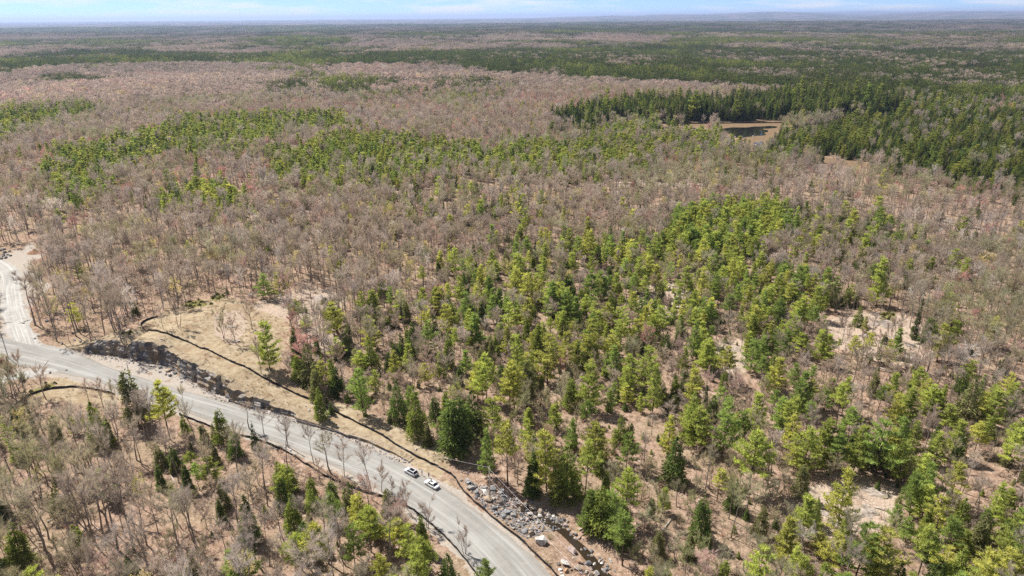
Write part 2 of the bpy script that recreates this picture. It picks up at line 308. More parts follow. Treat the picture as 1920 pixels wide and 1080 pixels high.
def ground_mat():
    m, t, n, l, o = new_mat('forest_floor')
    P = wpos(t)
    n1 = noise(t, 0.055, 2, 0.6, P); n2 = noise(t, 0.5, 4, 0.7, P); n3 = noise(t, 2.2, 2, 0.7, P); n4 = noise(t, 0.16, 3, 0.6, P)
    lit = ramp(t, n2, (0.30, (0.116, 0.078, 0.056)), (0.47, (0.224, 0.148, 0.105)), (0.62, (0.323, 0.228, 0.175)), (0.74, (0.421, 0.336, 0.278)))
    lit = mixc(t, ramp(t, n1, (0.40, 0.0), (0.62, 0.75)), lit, ramp(t, n2, (0.3, (0.152, 0.112, 0.072)), (0.7, (0.305, 0.237, 0.161))))
    lit = mixc(t, ramp(t, n3, (0.52, 0.0), (0.72, 0.7)), lit, (0.430, 0.336, 0.278))
    lit = mixc(t, ramp(t, n3, (0.28, 0.75), (0.45, 0.0)), lit, (0.116, 0.081, 0.054))
    gr = ramp(t, n2, (0.28, (0.168, 0.124, 0.080)), (0.5, (0.296, 0.236, 0.160)), (0.72, (0.376, 0.320, 0.240)))
    gr = mixc(t, ramp(t, n4, (0.50, 0.0), (0.62, 0.7)), gr, (0.235, 0.165, 0.105))
    gr = mixc(t, ramp(t, n3, (0.58, 0.0), (0.75, 0.6)), gr, (0.192, 0.176, 0.072))
    rk = ramp(t, n3, (0.28, (0.128, 0.098, 0.075)), (0.45, (0.288, 0.225, 0.175)), (0.7, (0.480, 0.394, 0.319)))
    rk = mixc(t, ramp(t, n4, (0.5, 0.0), (0.7, 0.5)), rk, (0.422, 0.319, 0.256))
    gv = ramp(t, n3, (0.28, (0.232, 0.204, 0.176)), (0.7, (0.376, 0.340, 0.300)))
    gv = mixc(t, ramp(t, n2, (0.5, 0.0), (0.72, 0.6)), gv, (0.400, 0.312, 0.240))
    ma = ramp(t, n2, (0.3, (0.116, 0.078, 0.048)), (0.7, (0.224, 0.160, 0.099)))
    mo = ramp(t, n3, (0.3, (0.096, 0.088, 0.032)), (0.7, (0.216, 0.200, 0.080)))
    def edge(name, lo_=0.42, hi=0.58):
        s = math_(t, 'ADD', attr(t, name), math_(t, 'ADD', math_(t, 'MULTIPLY', math_(t, 'SUBTRACT', n2, 0.5), 0.9), math_(t, 'MULTIPLY', math_(t, 'SUBTRACT', n4, 0.5), 2.2)))
        return ramp(t, s, (lo_, 0.0), (hi, 1.0))
    c = mixc(t, edge('grass'), lit, gr); c = mixc(t, edge('rock', 0.42, 0.85), c, rk); c = mixc(t, edge('moss'), c, mo)
    c = mixc(t, edge('gravel'), c, gv); c = mixc(t, edge('marsh'), c, ma)
    # the canopy of forests too far off to tell one crown from the next
    f1 = noise(t, 0.0011, 5, 0.6, P); f2 = noise(t, 0.02, 3, 0.6, P)
    can = ramp(t, f2, (0.3, (0.10, 0.085, 0.075)), (0.7, (0.17, 0.135, 0.12)))
    can = mixc(t, ramp(t, f1, (0.44, 0.0), (0.54, 1.0)), can, ramp(t, f2, (0.3, (0.022, 0.032, 0.016)), (0.7, (0.05, 0.062, 0.028))))
    c = mixc(t, attr(t, 'far'), c, can)
    b = node(t, 'ShaderNodeBsdfDiffuse'); l.new(c, b.inputs[0])
    l.new(b.outputs[0], o.inputs[0]); return m
M_GROUND = ground_mat()

def road_mat(name='gravel_road', k=1.0):
    m, t, n, l, o = new_mat(name)
    uv = node(t, 'ShaderNodeUVMap').outputs[0]
    mp = node(t, 'ShaderNodeMapping'); mp.inputs['Scale'].default_value = (11, 0.035, 1); l.new(uv, mp.inputs[0])
    st = noise(t, 1.0, 4, 0.6, mp.outputs[0])
    mp2 = node(t, 'ShaderNodeMapping'); mp2.inputs['Scale'].default_value = (7.0, 0.006, 1); l.new(uv, mp2.inputs[0])
    st2 = noise(t, 1.0, 3, 0.6, mp2.outputs[0])
    P = wpos(t); fine = noise(t, 5.0, 3, 0.7, P); big = noise(t, 0.07, 3, 0.5, P)
    c = ramp(t, st, (0.37, (0.184, 0.179, 0.172)), (0.49, (0.255, 0.249, 0.242)), (0.60, (0.340, 0.337, 0.329)))
    c = mixc(t, ramp(t, st2, (0.44, 0.0), (0.56, 0.75)), c, (0.188, 0.181, 0.172))
    c = mixc(t, 0.28, c, ramp(t, fine, (0.3, (0.136, 0.134, 0.128)), (0.7, (0.354, 0.344, 0.336))))
    c = mixc(t, ramp(t, big, (0.45, 0.0), (0.7, 0.35)), c, (0.354, 0.351, 0.347))
    u = node(t, 'ShaderNodeSeparateXYZ'); l.new(uv, u.inputs[0])
    e = math_(t, 'ABSOLUTE', math_(t, 'SUBTRACT', u.outputs[0], 0.5))
    e = math_(t, 'ADD', e, math_(t, 'MULTIPLY', math_(t, 'SUBTRACT', noise(t, 0.5, 4, 0.6, P), 0.5), 0.09))
    c = mixc(t, ramp(t, e, (0.37, 0.0), (0.47, 0.85)), c, ramp(t, fine, (0.3, (0.157, 0.140, 0.125)), (0.7, (0.300, 0.274, 0.245))))
    mot = noise(t, .45, 4, .7, P); c = mixc(t, ramp(t, mot, (.45, 0.0), (.70, .28)), c, (.355*k, .335*k, .305*k))
    c = mixc(t, 1.0, c, (1.0*k, 1.0*k, .98*k), 'MULTIPLY')
    b = node(t, 'ShaderNodeBsdfDiffuse'); l.new(c, b.inputs[0]); l.new(b.outputs[0], o.inputs[0]); return m
M_ROAD = road_mat(); M_PALE = road_mat('pale_gravel', 1.28)

def rock_mat(name, dark, mid, light, stain=None, scale=1.0):
    m, t, n, l, o = new_mat(name)
    P = wpos(t); a = noise(t, 1.1*scale, 6, 0.65, P); b2 = noise(t, 0.35*scale, 3, 0.5, P); sp = noise(t, 6*scale, 3, 0.7, P)
    c = ramp(t, a, (0.32, dark), (0.52, mid), (0.72, light))
    c = mixc(t, ramp(t, sp, (0.58, 0.0), (0.76, 0.2 if name == 'blasted_rock' else 0.5)), c, light)
    if stain: c = mixc(t, ramp(t, b2, (0.52, 0.0), (0.68, 0.65)), c, stain)
    if name == 'blasted_rock':
        vo = node(t, 'ShaderNodeTexVoronoi'); vo.inputs['Scale'].default_value = .38; l.new(P, vo.inputs['Vector'])
        sx_ = node(t, 'ShaderNodeSeparateColor'); l.new(vo.outputs['Color'], sx_.inputs[0])
        c = mixc(t, ramp(t, sx_.outputs[0], (.55, 0.0), (.6, .6)), c, (.30, .27, .24)); c = mixc(t, ramp(t, sx_.outputs[1], (.62, 0.0), (.66, .7)), c, (.07, .07, .078)); c = mixc(t, ramp(t, sx_.outputs[2], (.7, 0.0), (.75, .6)), c, (.19, .13, .07))
    c = mixc(t, 1.0, c, attr(t, 'tint', 'INSTANCER', 'Color') if name == 'boulder_rock' else (1, 1, 1), 'MULTIPLY')
    d = node(t, 'ShaderNodeBsdfPrincipled'); d.inputs['Roughness'].default_value = 0.85; d.inputs['Specular IOR Level'].default_value = 0.2
    l.new(c, d.inputs['Base Color'])
    l.new(d.outputs[0], o.inputs[0]); return m
M_CUT = rock_mat('blasted_rock', (0.092, 0.085, 0.088), (0.203, 0.189, 0.182), (0.405, 0.374, 0.354), (0.344, 0.254, 0.151), .7)
M_BOULDER = rock_mat('boulder_rock', (0.13, 0.126, 0.126), (0.28, 0.27, 0.262), (0.44, 0.425, 0.41), None, 1.6)
M_TURF = rock_mat('dry_turf', (.14, .10, .06), (.27, .215, .145), (.36, .30, .22), (.16, .105, .06), 1.5)
M_OUTCROP = rock_mat('granite_outcrop', (0.128, 0.105, 0.088), (0.294, 0.248, 0.213), (0.461, 0.397, 0.348), (0.256, 0.217, 0.122))
# ------------------------------------------------------------------ mesh helpers
def mesh_from(name, V, F, mats, mi=None, lv=None, smooth_=False):
    me = bpy.data.meshes.new(name)
    me.from_pydata([tuple(v) for v in V], [], [tuple(f) for f in F])
    for m in mats: me.materials.append(m)
    if mi is not None: me.polygons.foreach_set('material_index', np.asarray(mi, np.int32))
    if lv is not None:
        a = me.attributes.new('lv', 'FLOAT', 'POINT'); a.data.foreach_set('value', np.asarray(lv, np.float32))
    if smooth_: me.polygons.foreach_set('use_smooth', np.ones(len(me.polygons), bool))
    me.update(); return me
def put(name, me, parent=None, label=None, cat=None, group=None, kind=None, loc=None):
    o = bpy.data.objects.new(name, me); C.objects.link(o)
    if parent is not None: o.parent = parent
    if loc is not None: o.location = loc
    if label: o['label'] = label
    if cat: o['category'] = cat
    if group: o['group'] = group
    if kind: o['kind'] = kind
    return o
class MB:
    def __init__(s): s.V = []; s.F = []; s.mi = []; s.lv = []
    def tube(s, pts, rad, sides=5, mi=0, lv=0.5, cap=False):
        base = len(s.V); n = len(pts)
        for i in range(n):
            p = np.asarray(pts[i], float); q = np.asarray(pts[min(i+1, n-1)], float)-np.asarray(pts[max(i-1, 0)], float)
            q = q/(np.linalg.norm(q)+1e-9); a = np.cross(q, [0.31, 0.87, 0.2]); a /= np.linalg.norm(a)+1e-9; b = np.cross(q, a)
            for k in range(sides):
                an = 2*math.pi*k/sides; s.V.append(p+rad[i]*(math.cos(an)*a+math.sin(an)*b)); s.lv.append(lv)
        for i in range(n-1):
            for k in range(sides):
                k2 = (k+1) % sides
                s.F.append((base+i*sides+k, base+i*sides+k2, base+(i+1)*sides+k2, base+(i+1)*sides+k)); s.mi.append(mi)
        if cap:
            s.F.append(tuple(base+(n-1)*sides+k for k in range(sides))); s.mi.append(mi)
    def tris(s, P, mi=0, lv=None):
        """P: (n,3,3)"""
        b = len(s.V); n = len(P)
        for i in range(n):
            s.V.extend(P[i]); s.F.append((b+3*i, b+3*i+1, b+3*i+2)); s.mi.append(mi)
            s.lv.extend([0.5 if lv is None else lv[i]]*3)
    def box(s, c, d, mi=0, rot=0.0, lv=0.5):
        b = len(s.V); cr, sr = math.cos(rot), math.sin(rot)
        for dz in (-1, 1):
            for dx_, dy_ in ((-1, -1), (1, -1), (1, 1), (-1, 1)):
                x, y = dx_*d[0]/2, dy_*d[1]/2
                s.V.append((c[0]+x*cr-y*sr, c[1]+x*sr+y*cr, c[2]+dz*d[2]/2)); s.lv.append(lv)
        for f in ((0, 3, 2, 1), (4, 5, 6, 7), (0, 1, 5, 4), (1, 2, 6, 5), (2, 3, 7, 6), (3, 0, 4, 7)):
            s.F.append(tuple(b+i for i in f)); s.mi.append(mi)
    def mesh(s, name, mats, smooth_=False, lv=False):
        return mesh_from(name, s.V, s.F, mats, s.mi, s.lv if lv else None, smooth_)
def unit(v): return v/(np.linalg.norm(v, axis=-1, keepdims=True)+1e-9)
def rand_dirs(r, n):
    return unit(r.normal(size=(n, 3)))
def blades(r, P, D, ln, wd):
    """thin triangles starting at P, pointing along D"""
    D = unit(D); side = unit(np.cross(D, rand_dirs(r, len(P))))
    ln = np.broadcast_to(ln, (len(P),))[:, None]; wd = np.broadcast_to(wd, (len(P),))[:, None]
    return np.stack([P-side*wd/2, P+side*wd/2, P+D*ln], 1)

# ------------------------------------------------------------------ trees (trunk, crown), metres
def hardwood(seed, H=17.0, start=0.45, spread=0.24, limbs=11, twigs=15, tw=0.05, lean=0.03, stems=1, leaf=0):
    r = np.random.default_rng(seed); T = MB(); K = MB()
    for sx in range(stems):
        base = np.array([0, 0, -0.4]) + (r.normal(size=3)*[0.25, 0.25, 0] if stems > 1 else 0)
        ln = r.normal(size=2)*(lean if stems == 1 else 0.13)
        top = np.array([base[0]+ln[0]*H, base[1]+ln[1]*H, H*0.86*(1 if sx == 0 else r.uniform(.8, 1))])
        ts = np.linspace(0, 1, 6); wob = np.cumsum(r.normal(size=(6, 3))*[0.012*H, 0.012*H, 0], 0); wob[0] = 0
        tp = base+(top-base)*ts[:, None]+wob
        r0 = 0.0125*H*(1 if stems == 1 else .7)
        T.tube(tp, r0*(1-0.86*ts)+0.02, 5)
        for i in range(limbs if stems == 1 else max(4, limbs//2)):
            f = start/0.86+(1-start/0.86)*((i+r.uniform(0.1, .9))/limbs if stems == 1 else r.uniform(0, 1)); f = min(f, 0.98)
            p0 = np.array([np.interp(f, ts, tp[:, k]) for k in range(3)])
            az = i*2.4+r.uniform(-.5, .5); el = math.radians(r.uniform(38, 66)+20*(f-.6))
            Lb = H*spread*(1.25-0.75*abs((f-start)/(1.01-start)-0.35))*r.uniform(.75, 1.15)
            d = np.array([math.cos(az)*math.cos(el), math.sin(az)*math.cos(el), math.sin(el)])
            b1 = p0+d*Lb*0.5+r.normal(size=3)*0.04*Lb; b2 = p0+d*Lb+np.array([0, 0, 0.16*Lb])+r.normal(size=3)*0.06*Lb
            T.tube([p0, b1, b2], [r0*0.42*(1.1-f*.6), r0*0.26*(1.1-f*.6), 0.018], 3)
            for j in range(7):
                g = r.uniform(0.22, 1.0); q = p0+(b1-p0)*g*2 if g < .5 else b1+(b2-b1)*(g-.5)*2
                dd = unit(d+r.normal(size=3)*0.55+np.array([0, 0, .4])); l2 = Lb*r.uniform(.3, .55)*(1.15-.5*g)
                e = q+dd*l2
                K.tube([q, (q+e)/2+r.normal(size=3)*.05*l2, e], [0.034, 0.022, 0.008], 3, 0, 0.42)
                n = twigs; u = r.uniform(.15, 1.05, n)[:, None]
                P = q+(e-q)*u+r.normal(size=(n, 3))*0.05
                Dv = dd+r.normal(size=(n, 3))*0.55+np.array([0, 0, .45])
                K.tris(blades(r, P, Dv, r.uniform(.7, 1.7, n)*(H/17)**.5, tw*r.uniform(.6, 1.4, n)), 0, r.uniform(.2, .85, n))
                if leaf:
                    P = q+(e-q)*r.uniform(.2, 1.2, leaf)[:, None]+r.normal(size=(leaf, 3))*0.35
                    K.tris(blades(r, P, rand_dirs(r, leaf), .26, .26), 0, r.uniform(.3, 1, leaf))
    return T, K
def pine(seed, H=13.0, Wd=2.9, start=0.16, dens=1.0, size=1.0, layers=13):
    r = np.random.default_rng(seed); T = MB(); K = MB()
    bend = r.normal(size=2)*0.012*H; zs = np.linspace(-0.4, H, 7)
    tp = [np.array([bend[0]*math.sin(z/H*2.2), bend[1]*math.sin(z/H*2.6), z]) for z in zs]
    T.tube(tp, 0.0125*H*(1-np.linspace(0, .94, 7)), 5)
    lop = r.uniform(0, 6.28); lopf = r.uniform(0, .25)
    for i in range(layers):
        f = start+(1-start)*(i+r.uniform(-.25, .25))/layers; f = np.clip(f, start, .97); z = f*H
        prof = (1-f)**0.72*1.12 if f > .35 else 0.66+f*0.55
        nb = 5 if f < .8 else 4
        for b in range(nb):
            if r.random() < 0.10: continue
            az = i*1.1+b*2*math.pi/nb+r.uniform(-.35, .35)
            Lb = Wd*(prof+0.06)*r.uniform(.5, 1.32)*(1+lopf*math.cos(az-lop)); el = math.radians(r.uniform(0, 16)+26*f)
            d = np.array([math.cos(az)*math.cos(el), math.sin(az)*math.cos(el), math.sin(el)])
            c = np.array([np.interp(z, zs, [p[k] for p in tp]) for k in range(3)])
            e = c+d*Lb+np.array([0, 0, 0.10*Lb])
            T.tube([c, c+d*Lb*.55, e], [0.05, 0.032, 0.012], 3)
            nt_ = int((8+10*Lb)*dens); u = r.uniform(.28, 1.03, nt_)
            sidev = np.array([-d[1], d[0], 0]); sidev = sidev/(np.linalg.norm(sidev)+1e-9)
            off = r.normal(size=nt_)*0.17*Lb*np.sqrt(np.clip(u, .1, 1))*(1.15-.45*u)
            P = c+(e-c)*u[:, None]+sidev*off[:, None]+np.array([0, 0, 1])*(r.normal(size=nt_)*0.04+0.03)[:, None]
            base_lv = r.uniform(.25, .6)
            for k in range(4):
                Dv = d*0.55+sidev*(np.sign(off)*0.35)[:, None]+np.array([0, 0, .45])+r.normal(size=(nt_, 3))*0.62
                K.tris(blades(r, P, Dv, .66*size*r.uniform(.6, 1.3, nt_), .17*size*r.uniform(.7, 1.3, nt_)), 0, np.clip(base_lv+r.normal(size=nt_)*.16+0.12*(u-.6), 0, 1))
    P = np.repeat(np.array([[tp[-1][0], tp[-1][1], H-.5]]), 10, 0)+r.normal(size=(10, 3))*[.12, .12, .25]
    K.tris(blades(r, P, r.normal(size=(10, 3))*.4+[0, 0, 1], .6*size, .2*size), 0, np.full(10, .7))
    return T, K
def conifer(seed, H=11.0, Wd=1.9, start=0.03, n=1900, size=1.0, power=0.85, droop=0.25, lump=0.3):
    r = np.random.default_rng(seed); T = MB(); K = MB()
    T.tube([(0, 0, -.4), (0, 0, H*.5), (0, 0, H*.97)], [0.0135*H, 0.008*H, 0.012], 5)
    ph = r.uniform(0, 6.28, 6)
    f = 1-np.sqrt(r.uniform(0, 1, n))*(1-start); f = np.clip(f, start, .995)
    # boughs: azimuth sectors with their own reach
    nb = 46; bz = np.sort(1-np.sqrt(r.uniform(0, 1, nb))*(1-start)); baz = r.uniform(0, 6.28, nb); br = r.uniform(.72, 1.2, nb)
    k = r.integers(0, nb, n); z = bz[k]+r.normal(size=n)*.02; az = baz[k]+r.normal(size=n)*.42
    m = r.random(n) < .45; z = np.where(m, f, z); az = np.where(m, r.uniform(0, 6.28, n), az); z = np.clip(z, start, .99)
    Rz = Wd*((1-z)**power)*np.where(m, .82, br[k])*(1+lump*.5*np.sin(3*az+ph[0]+z*9))
    u = np.sqrt(r.uniform(.12, 1, n)); rr = Rz*u
    P = np.stack([np.cos(az)*rr, np.sin(az)*rr, z*H-droop*rr*.5+0.1], 1)
    out = np.stack([np.cos(az), np.sin(az), np.full(n, -droop)], 1)
    Dv = out+r.normal(size=(n, 3))*.5
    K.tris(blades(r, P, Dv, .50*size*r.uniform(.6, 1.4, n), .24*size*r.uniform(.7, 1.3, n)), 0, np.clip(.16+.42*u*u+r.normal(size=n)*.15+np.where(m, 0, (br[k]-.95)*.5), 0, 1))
    K.tris(blades(r, np.repeat([[0, 0, H*.955]], 6, 0), r.normal(size=(6, 3))*.25+[0, 0, 1], .55, .16), 0, np.full(6, .6))
    return T, K
def bush(seed, H=2.2, n=70):
    r = np.random.default_rng(seed); K = MB(); T = MB()
    for i in range(7):
        d = unit(np.array([r.normal()*.5, r.normal()*.5, 1.0])); e = d*H*r.uniform(.5, .9)
        T.tube([(0, 0, -.1), e*.6, e], [.03, .02, .008], 3)
        m = n//7; P = e*r.uniform(.3, 1.05, m)[:, None]
        K.tris(blades(r, P, d+r.normal(size=(m, 3))*.6, r.uniform(.35, .8, m), .05), 0, r.uniform(.2, .8, m))
    return T, K
def combine(T, K):
    m = MB(); m.V = list(T.V); m.F = list(T.F); m.mi = [0]*len(T.F); m.lv = [.5]*len(T.V); o = len(T.V)
    m.V += list(K.V); m.F += [tuple(i+o for i in f) for f in K.F]; m.mi += [1]*len(K.F); m.lv += list(K.lv); return m

SPEC = {  # kind: (list of (T,K,nominal height), bark, leaf material)
 'P': ([(*pine(100+i, 13, w, st, dn, 1.0, ly), 13) for i, (w, st, dn, ly) in enumerate([(3.9, .12, 1, 10), (3.2, .18, 1.1, 10), (4.4, .10, .9, 9), (2.8, .06, 1.2, 12), (4.2, .38, 1.1, 7), (4.1, .22, .85, 9), (3.2, .12, .8, 10), (3.6, .45, .9, 6), (2.5, .10, .75, 11)])], M_BARKP, M_NEEDLE),
 'C': ([(*conifer(200+i, 11, w, st, 2300, 1.05, pw, .25, lm), 11) for i, (w, st, pw, lm) in enumerate([(2.6, .03, .8, .3), (2.3, .05, .7, .4), (3.0, .03, .75, .35), (2.0, .04, .85, .2), (2.6, .1, .6, .5)])], M_BARKP, M_NEEDLE),
 'S': ([(*conifer(300+i, 13, w, .03, 1700, .85, 1.0, .45, .15), 13) for i, w in enumerate([1.5, 1.25, 1.7])], M_BARKP, M_NEEDLE),
 'B': ([(*hardwood(400+i, 17, st, sp, lb, 36, .024), 17) for i, (st, sp, lb) in enumerate([(.55, .22, 9), (.6, .20, 8), (.48, .25, 10), (.64, .18, 8), (.54, .23, 9), (.58, .24, 9), (.45, .21, 10)])], M_BARK, M_TWIG),
 'K': ([(*hardwood(500+i, 8.5, st, sp, lb, 28, .026, .04, stm), 8.5) for i, (st, sp, lb, stm) in enumerate([(.28, .27, 9, 1), (.22, .26, 9, 3), (.35, .24, 8, 1), (.2, .25, 9, 2), (.3, .3, 9, 1)])], M_BARK, M_TWIG),
 'M': ([(*hardwood(600+i, 16, .42, sp, 11, 38, .03), 16) for i, sp in enumerate([.25, .22, .27])], M_BARK, M_TWIG),
 'Y': ([(*hardwood(700+i, 14, .35, sp, 10, 8, .045, .03, 1, 9), 14) for i, sp in enumerate([.24, .27, .22])], M_BARK, M_BUD),
 'W': ([(*hardwood(800+i, 16, .40, sp, 11, 32, .03), 16) for i, sp in enumerate([.23, .26])], M_BARKW, M_TWIG),
}
TRUNK = {}; CROWN = {}; NOM = {}
for kd, (lst, bk, lf) in SPEC.items():
    TRUNK[kd] = [T.mesh('trunk_'+kd, [bk], True) for T, K, h in lst]
    CROWN[kd] = [K.mesh('crown_'+kd, [lf], False, True) for T, K, h in lst]
    NOM[kd] = lst[0][2]

def instancer(name, meshes, pts, rz, sc, ix, tint, label, cat=None):
    """one countless mass: meshes scattered on the points of one object"""
    col = bpy.data.collections.new(name+'_kinds')
    for i, me in enumerate(meshes):
        ob = bpy.data.objects.new('%s_kind_%02d' % (name, i), me); col.objects.link(ob)
    me = bpy.data.meshes.new(name); me.vertices.add(len(pts)); me.vertices.foreach_set('co', np.asarray(pts, np.float32).ravel())
    a = me.attributes.new('rz', 'FLOAT', 'POINT'); a.data.foreach_set('value', np.asarray(rz, np.float32))
    a = me.attributes.new('sc', 'FLOAT_VECTOR', 'POINT'); a.data.foreach_set('vector', np.asarray(sc, np.float32).ravel())
    a = me.attributes.new('ix', 'INT', 'POINT'); a.data.foreach_set('value', np.asarray(ix, np.int32))
    a = me.attributes.new('tint', 'FLOAT_VECTOR', 'POINT'); a.data.foreach_set('vector', np.asarray(tint, np.float32).ravel())
    me.update()
    o = put(name, me, None, label, cat, None, 'stuff')
    g = bpy.data.node_groups.new(name, 'GeometryNodeTree')
    g.interface.new_socket('Geometry', in_out='INPUT', socket_type='NodeSocketGeometry'); g.interface.new_socket('Geometry', in_out='OUTPUT', socket_type='NodeSocketGeometry')
    gi = g.nodes.new('NodeGroupInput'); go = g.nodes.new('NodeGroupOutput'); ip = g.nodes.new('GeometryNodeInstanceOnPoints')
    ci = g.nodes.new('GeometryNodeCollectionInfo'); ci.inputs['Collection'].default_value = col; ci.inputs['Separate Children'].default_value = True; ci.inputs['Reset Children'].default_value = True
    def na(nm, ty):
        q = g.nodes.new('GeometryNodeInputNamedAttribute'); q.data_type = ty; q.inputs['Name'].default_value = nm; return q.outputs['Attribute']
    cx = g.nodes.new('ShaderNodeCombineXYZ'); g.links.new(na('rz', 'FLOAT'), cx.inputs[2])
    er = g.nodes.new('FunctionNodeEulerToRotation'); g.links.new(cx.outputs[0], er.inputs[0])
    ip.inputs['Pick Instance'].default_value = True
    g.links.new(gi.outputs[0], ip.inputs['Points']); g.links.new(ci.outputs[0], ip.inputs['Instance']); g.links.new(na('ix', 'INT'), ip.inputs['Instance Index'])
    g.links.new(er.outputs[0], ip.inputs['Rotation']); g.links.new(na('sc', 'FLOAT_VECTOR'), ip.inputs['Scale']); g.links.new(ip.outputs[0], go.inputs[0])
    md = o.modifiers.new('scatter', 'NODES'); md.node_group = g
    return o

# ------------------------------------------------------------------ the ground, one sheet to the horizon
def build_ground():
    ths = np.r_[np.linspace(-180, -56, 26)[:-1], np.linspace(-56, -42, 22)[:-1], np.linspace(-42, 42, 400), np.linspace(42, 56, 22)[1:], np.linspace(56, 180, 26)[1:-1]]*math.pi/180
    rs = np.r_[[2, 10, 25, 45, 65, 85], np.geomspace(100, 420, 230), np.geomspace(420, 3000, 230)[1:], np.geomspace(3000, 70000, 150)[1:]]
    nT = len(ths); nR = len(rs)
    Rg, Tg = np.meshgrid(rs, ths, indexing='ij'); x = Rg*np.sin(Tg); y = Rg*np.cos(Tg)
    z = height(x.ravel(), y.ravel()).reshape(x.shape)
    fine = sst(8000, 14000, Rg); z = z + 9*fine*(vnoise(x/90, y/90, 77)-.3)
    z += 0.25*(vnoise(x/2.3, y/2.3, 41)-.5)*(1-sst(300, 900, Rg))*sst(8, 14, pl_dist(x, y, ROAD[::2])[0])
    V = np.stack([x.ravel(), y.ravel(), z.ravel()], 1); V = np.r_[V, [[0, 0, V[0, 2]]]]
    i = np.arange(nR-1)[:, None]*nT; j = np.arange(nT)[None, :]; j2 = (j+1) % nT
    Q = np.stack([i+j, i+j2, i+nT+j2, i+nT+j], -1).reshape(-1, 4)[:, ::-1]
    cen = len(V)-1
    me = bpy.data.meshes.new('ground')
    me.from_pydata(V.tolist(), [], Q.tolist()+[(cen, k, (k+1) % nT) for k in range(nT)][::-1])
    me.materials.append(M_GROUND); me.polygons.foreach_set('use_smooth', np.ones(len(me.polygons), bool))
    px, py, dep = project(V[:, 0], V[:, 1], V[:, 2])
    def blur(mk):
        m = mk.astype(float)
        for _ in range(5): m = (m+np.roll(m, 1, 0)+np.roll(m, -1, 0)+np.roll(m, 1, 1)+np.roll(m, -1, 1))/5
        return m
    rr = np.hypot(V[:, 0], V[:, 1])
    dcut, sc_, _, _ = pl_dist(V[:, 0], V[:, 1], CUT)
    for nm, mk in (('grass', GRASS), ('rock', ROCKM), ('gravel', GRAVEL), ('marsh', MARSH), ('moss', MOSS)):
        v = look(blur(mk), px, py, 0.0)
        if nm == 'gravel':
            v = np.maximum(v, (np.hypot(V[:, 0], V[:, 1]) < 600)*(1-sst(6.0, 9.5, pl_dist(V[:, 0], V[:, 1], ROAD[::2])[0])))
            v = np.where((sc_ > 0) & (dcut < 25) & (dcut > .8), 0, v)
        if nm == 'grass': v = np.where((sc_ > 0) & (dcut < 12) & (dcut > 1.0) & (V[:, 0] < 0), 1, v)
        a = me.attributes.new(nm, 'FLOAT', 'POINT'); a.data.foreach_set('value', v.astype(np.float32))
    a = me.attributes.new('far', 'FLOAT', 'POINT'); a.data.foreach_set('value', sst(1000, 1500, rr).astype(np.float32)*(1-look(blur(MARSH), px, py, 0.0)).astype(np.float32))
    me.update()
    return put('ground', me, kind='structure')
build_ground()

def ribbon(name, P, half, mat, z0, kind='structure', cross=11, crown=0.12, step=2.0, jag=0.0):
    Q, s = resample(np.c_[P, half*np.ones(len(P)) if np.isscalar(half) else half], step)
    t = np.gradient(Q[:, :2], axis=0); t /= np.linalg.norm(t, axis=1, keepdims=True); nrm = np.stack([-t[:, 1], t[:, 0]], 1)
    V = []; uvs = []; us = np.linspace(-1, 1, cross)
    for k, u in enumerate(us):
        w = Q[:, 2]*(1+(jag*(vnoise(s/4, s*0+u*7, 91)-.5) if abs(u) > .99 else 0))
        xy = Q[:, :2]+nrm*(u*w)[:, None]
        V.append(np.c_[xy, z0+crown*(1-u*u)-(0.12*(abs(u) > .99))+0*s]); uvs.append(np.c_[np.full(len(s), (u+1)/2), s])
    V = np.stack(V, 1); UV = np.stack(uvs, 1); n, c = V.shape[:2]
    F = [(i*c+j, i*c+j+1, (i+1)*c+j+1, (i+1)*c+j) for i in range(n-1) for j in range(c-1)]
    me = bpy.data.meshes.new(name); me.from_pydata(V.reshape(-1, 3).tolist(), [], [f[::-1] for f in F]); me.materials.append(mat)
    ul = me.uv_layers.new(name='UVMap'); li = np.empty(len(me.loops), np.int32); me.loops.foreach_get('vertex_index', li)
    ul.data.foreach_set('uv', UV.reshape(-1, 2)[li].astype(np.float32).ravel())
    me.polygons.foreach_set('use_smooth', np.ones(len(me.polygons), bool)); me.update()
    return put(name, me, kind=kind)
ribbon('road', ROAD, RW, M_ROAD, 0.03, jag=.10)
def drape(name, P, half, mat, lift=0.10):
    o = ribbon(name, P, half, mat, 0.0, cross=9, crown=0.05, jag=.5)
    me = o.data; co = np.empty(len(me.vertices)*3, np.float32); me.vertices.foreach_get('co', co); co = co.reshape(-1, 3)
    co[:, 2] += height(co[:, 0], co[:, 1])+lift; me.vertices.foreach_set('co', co.ravel()); me.update()
drape('side_road', SIDE, 4.6, M_PALE, 0.16)
drape('driveway', DRIVE, 3.2, M_PALE, 0.14)
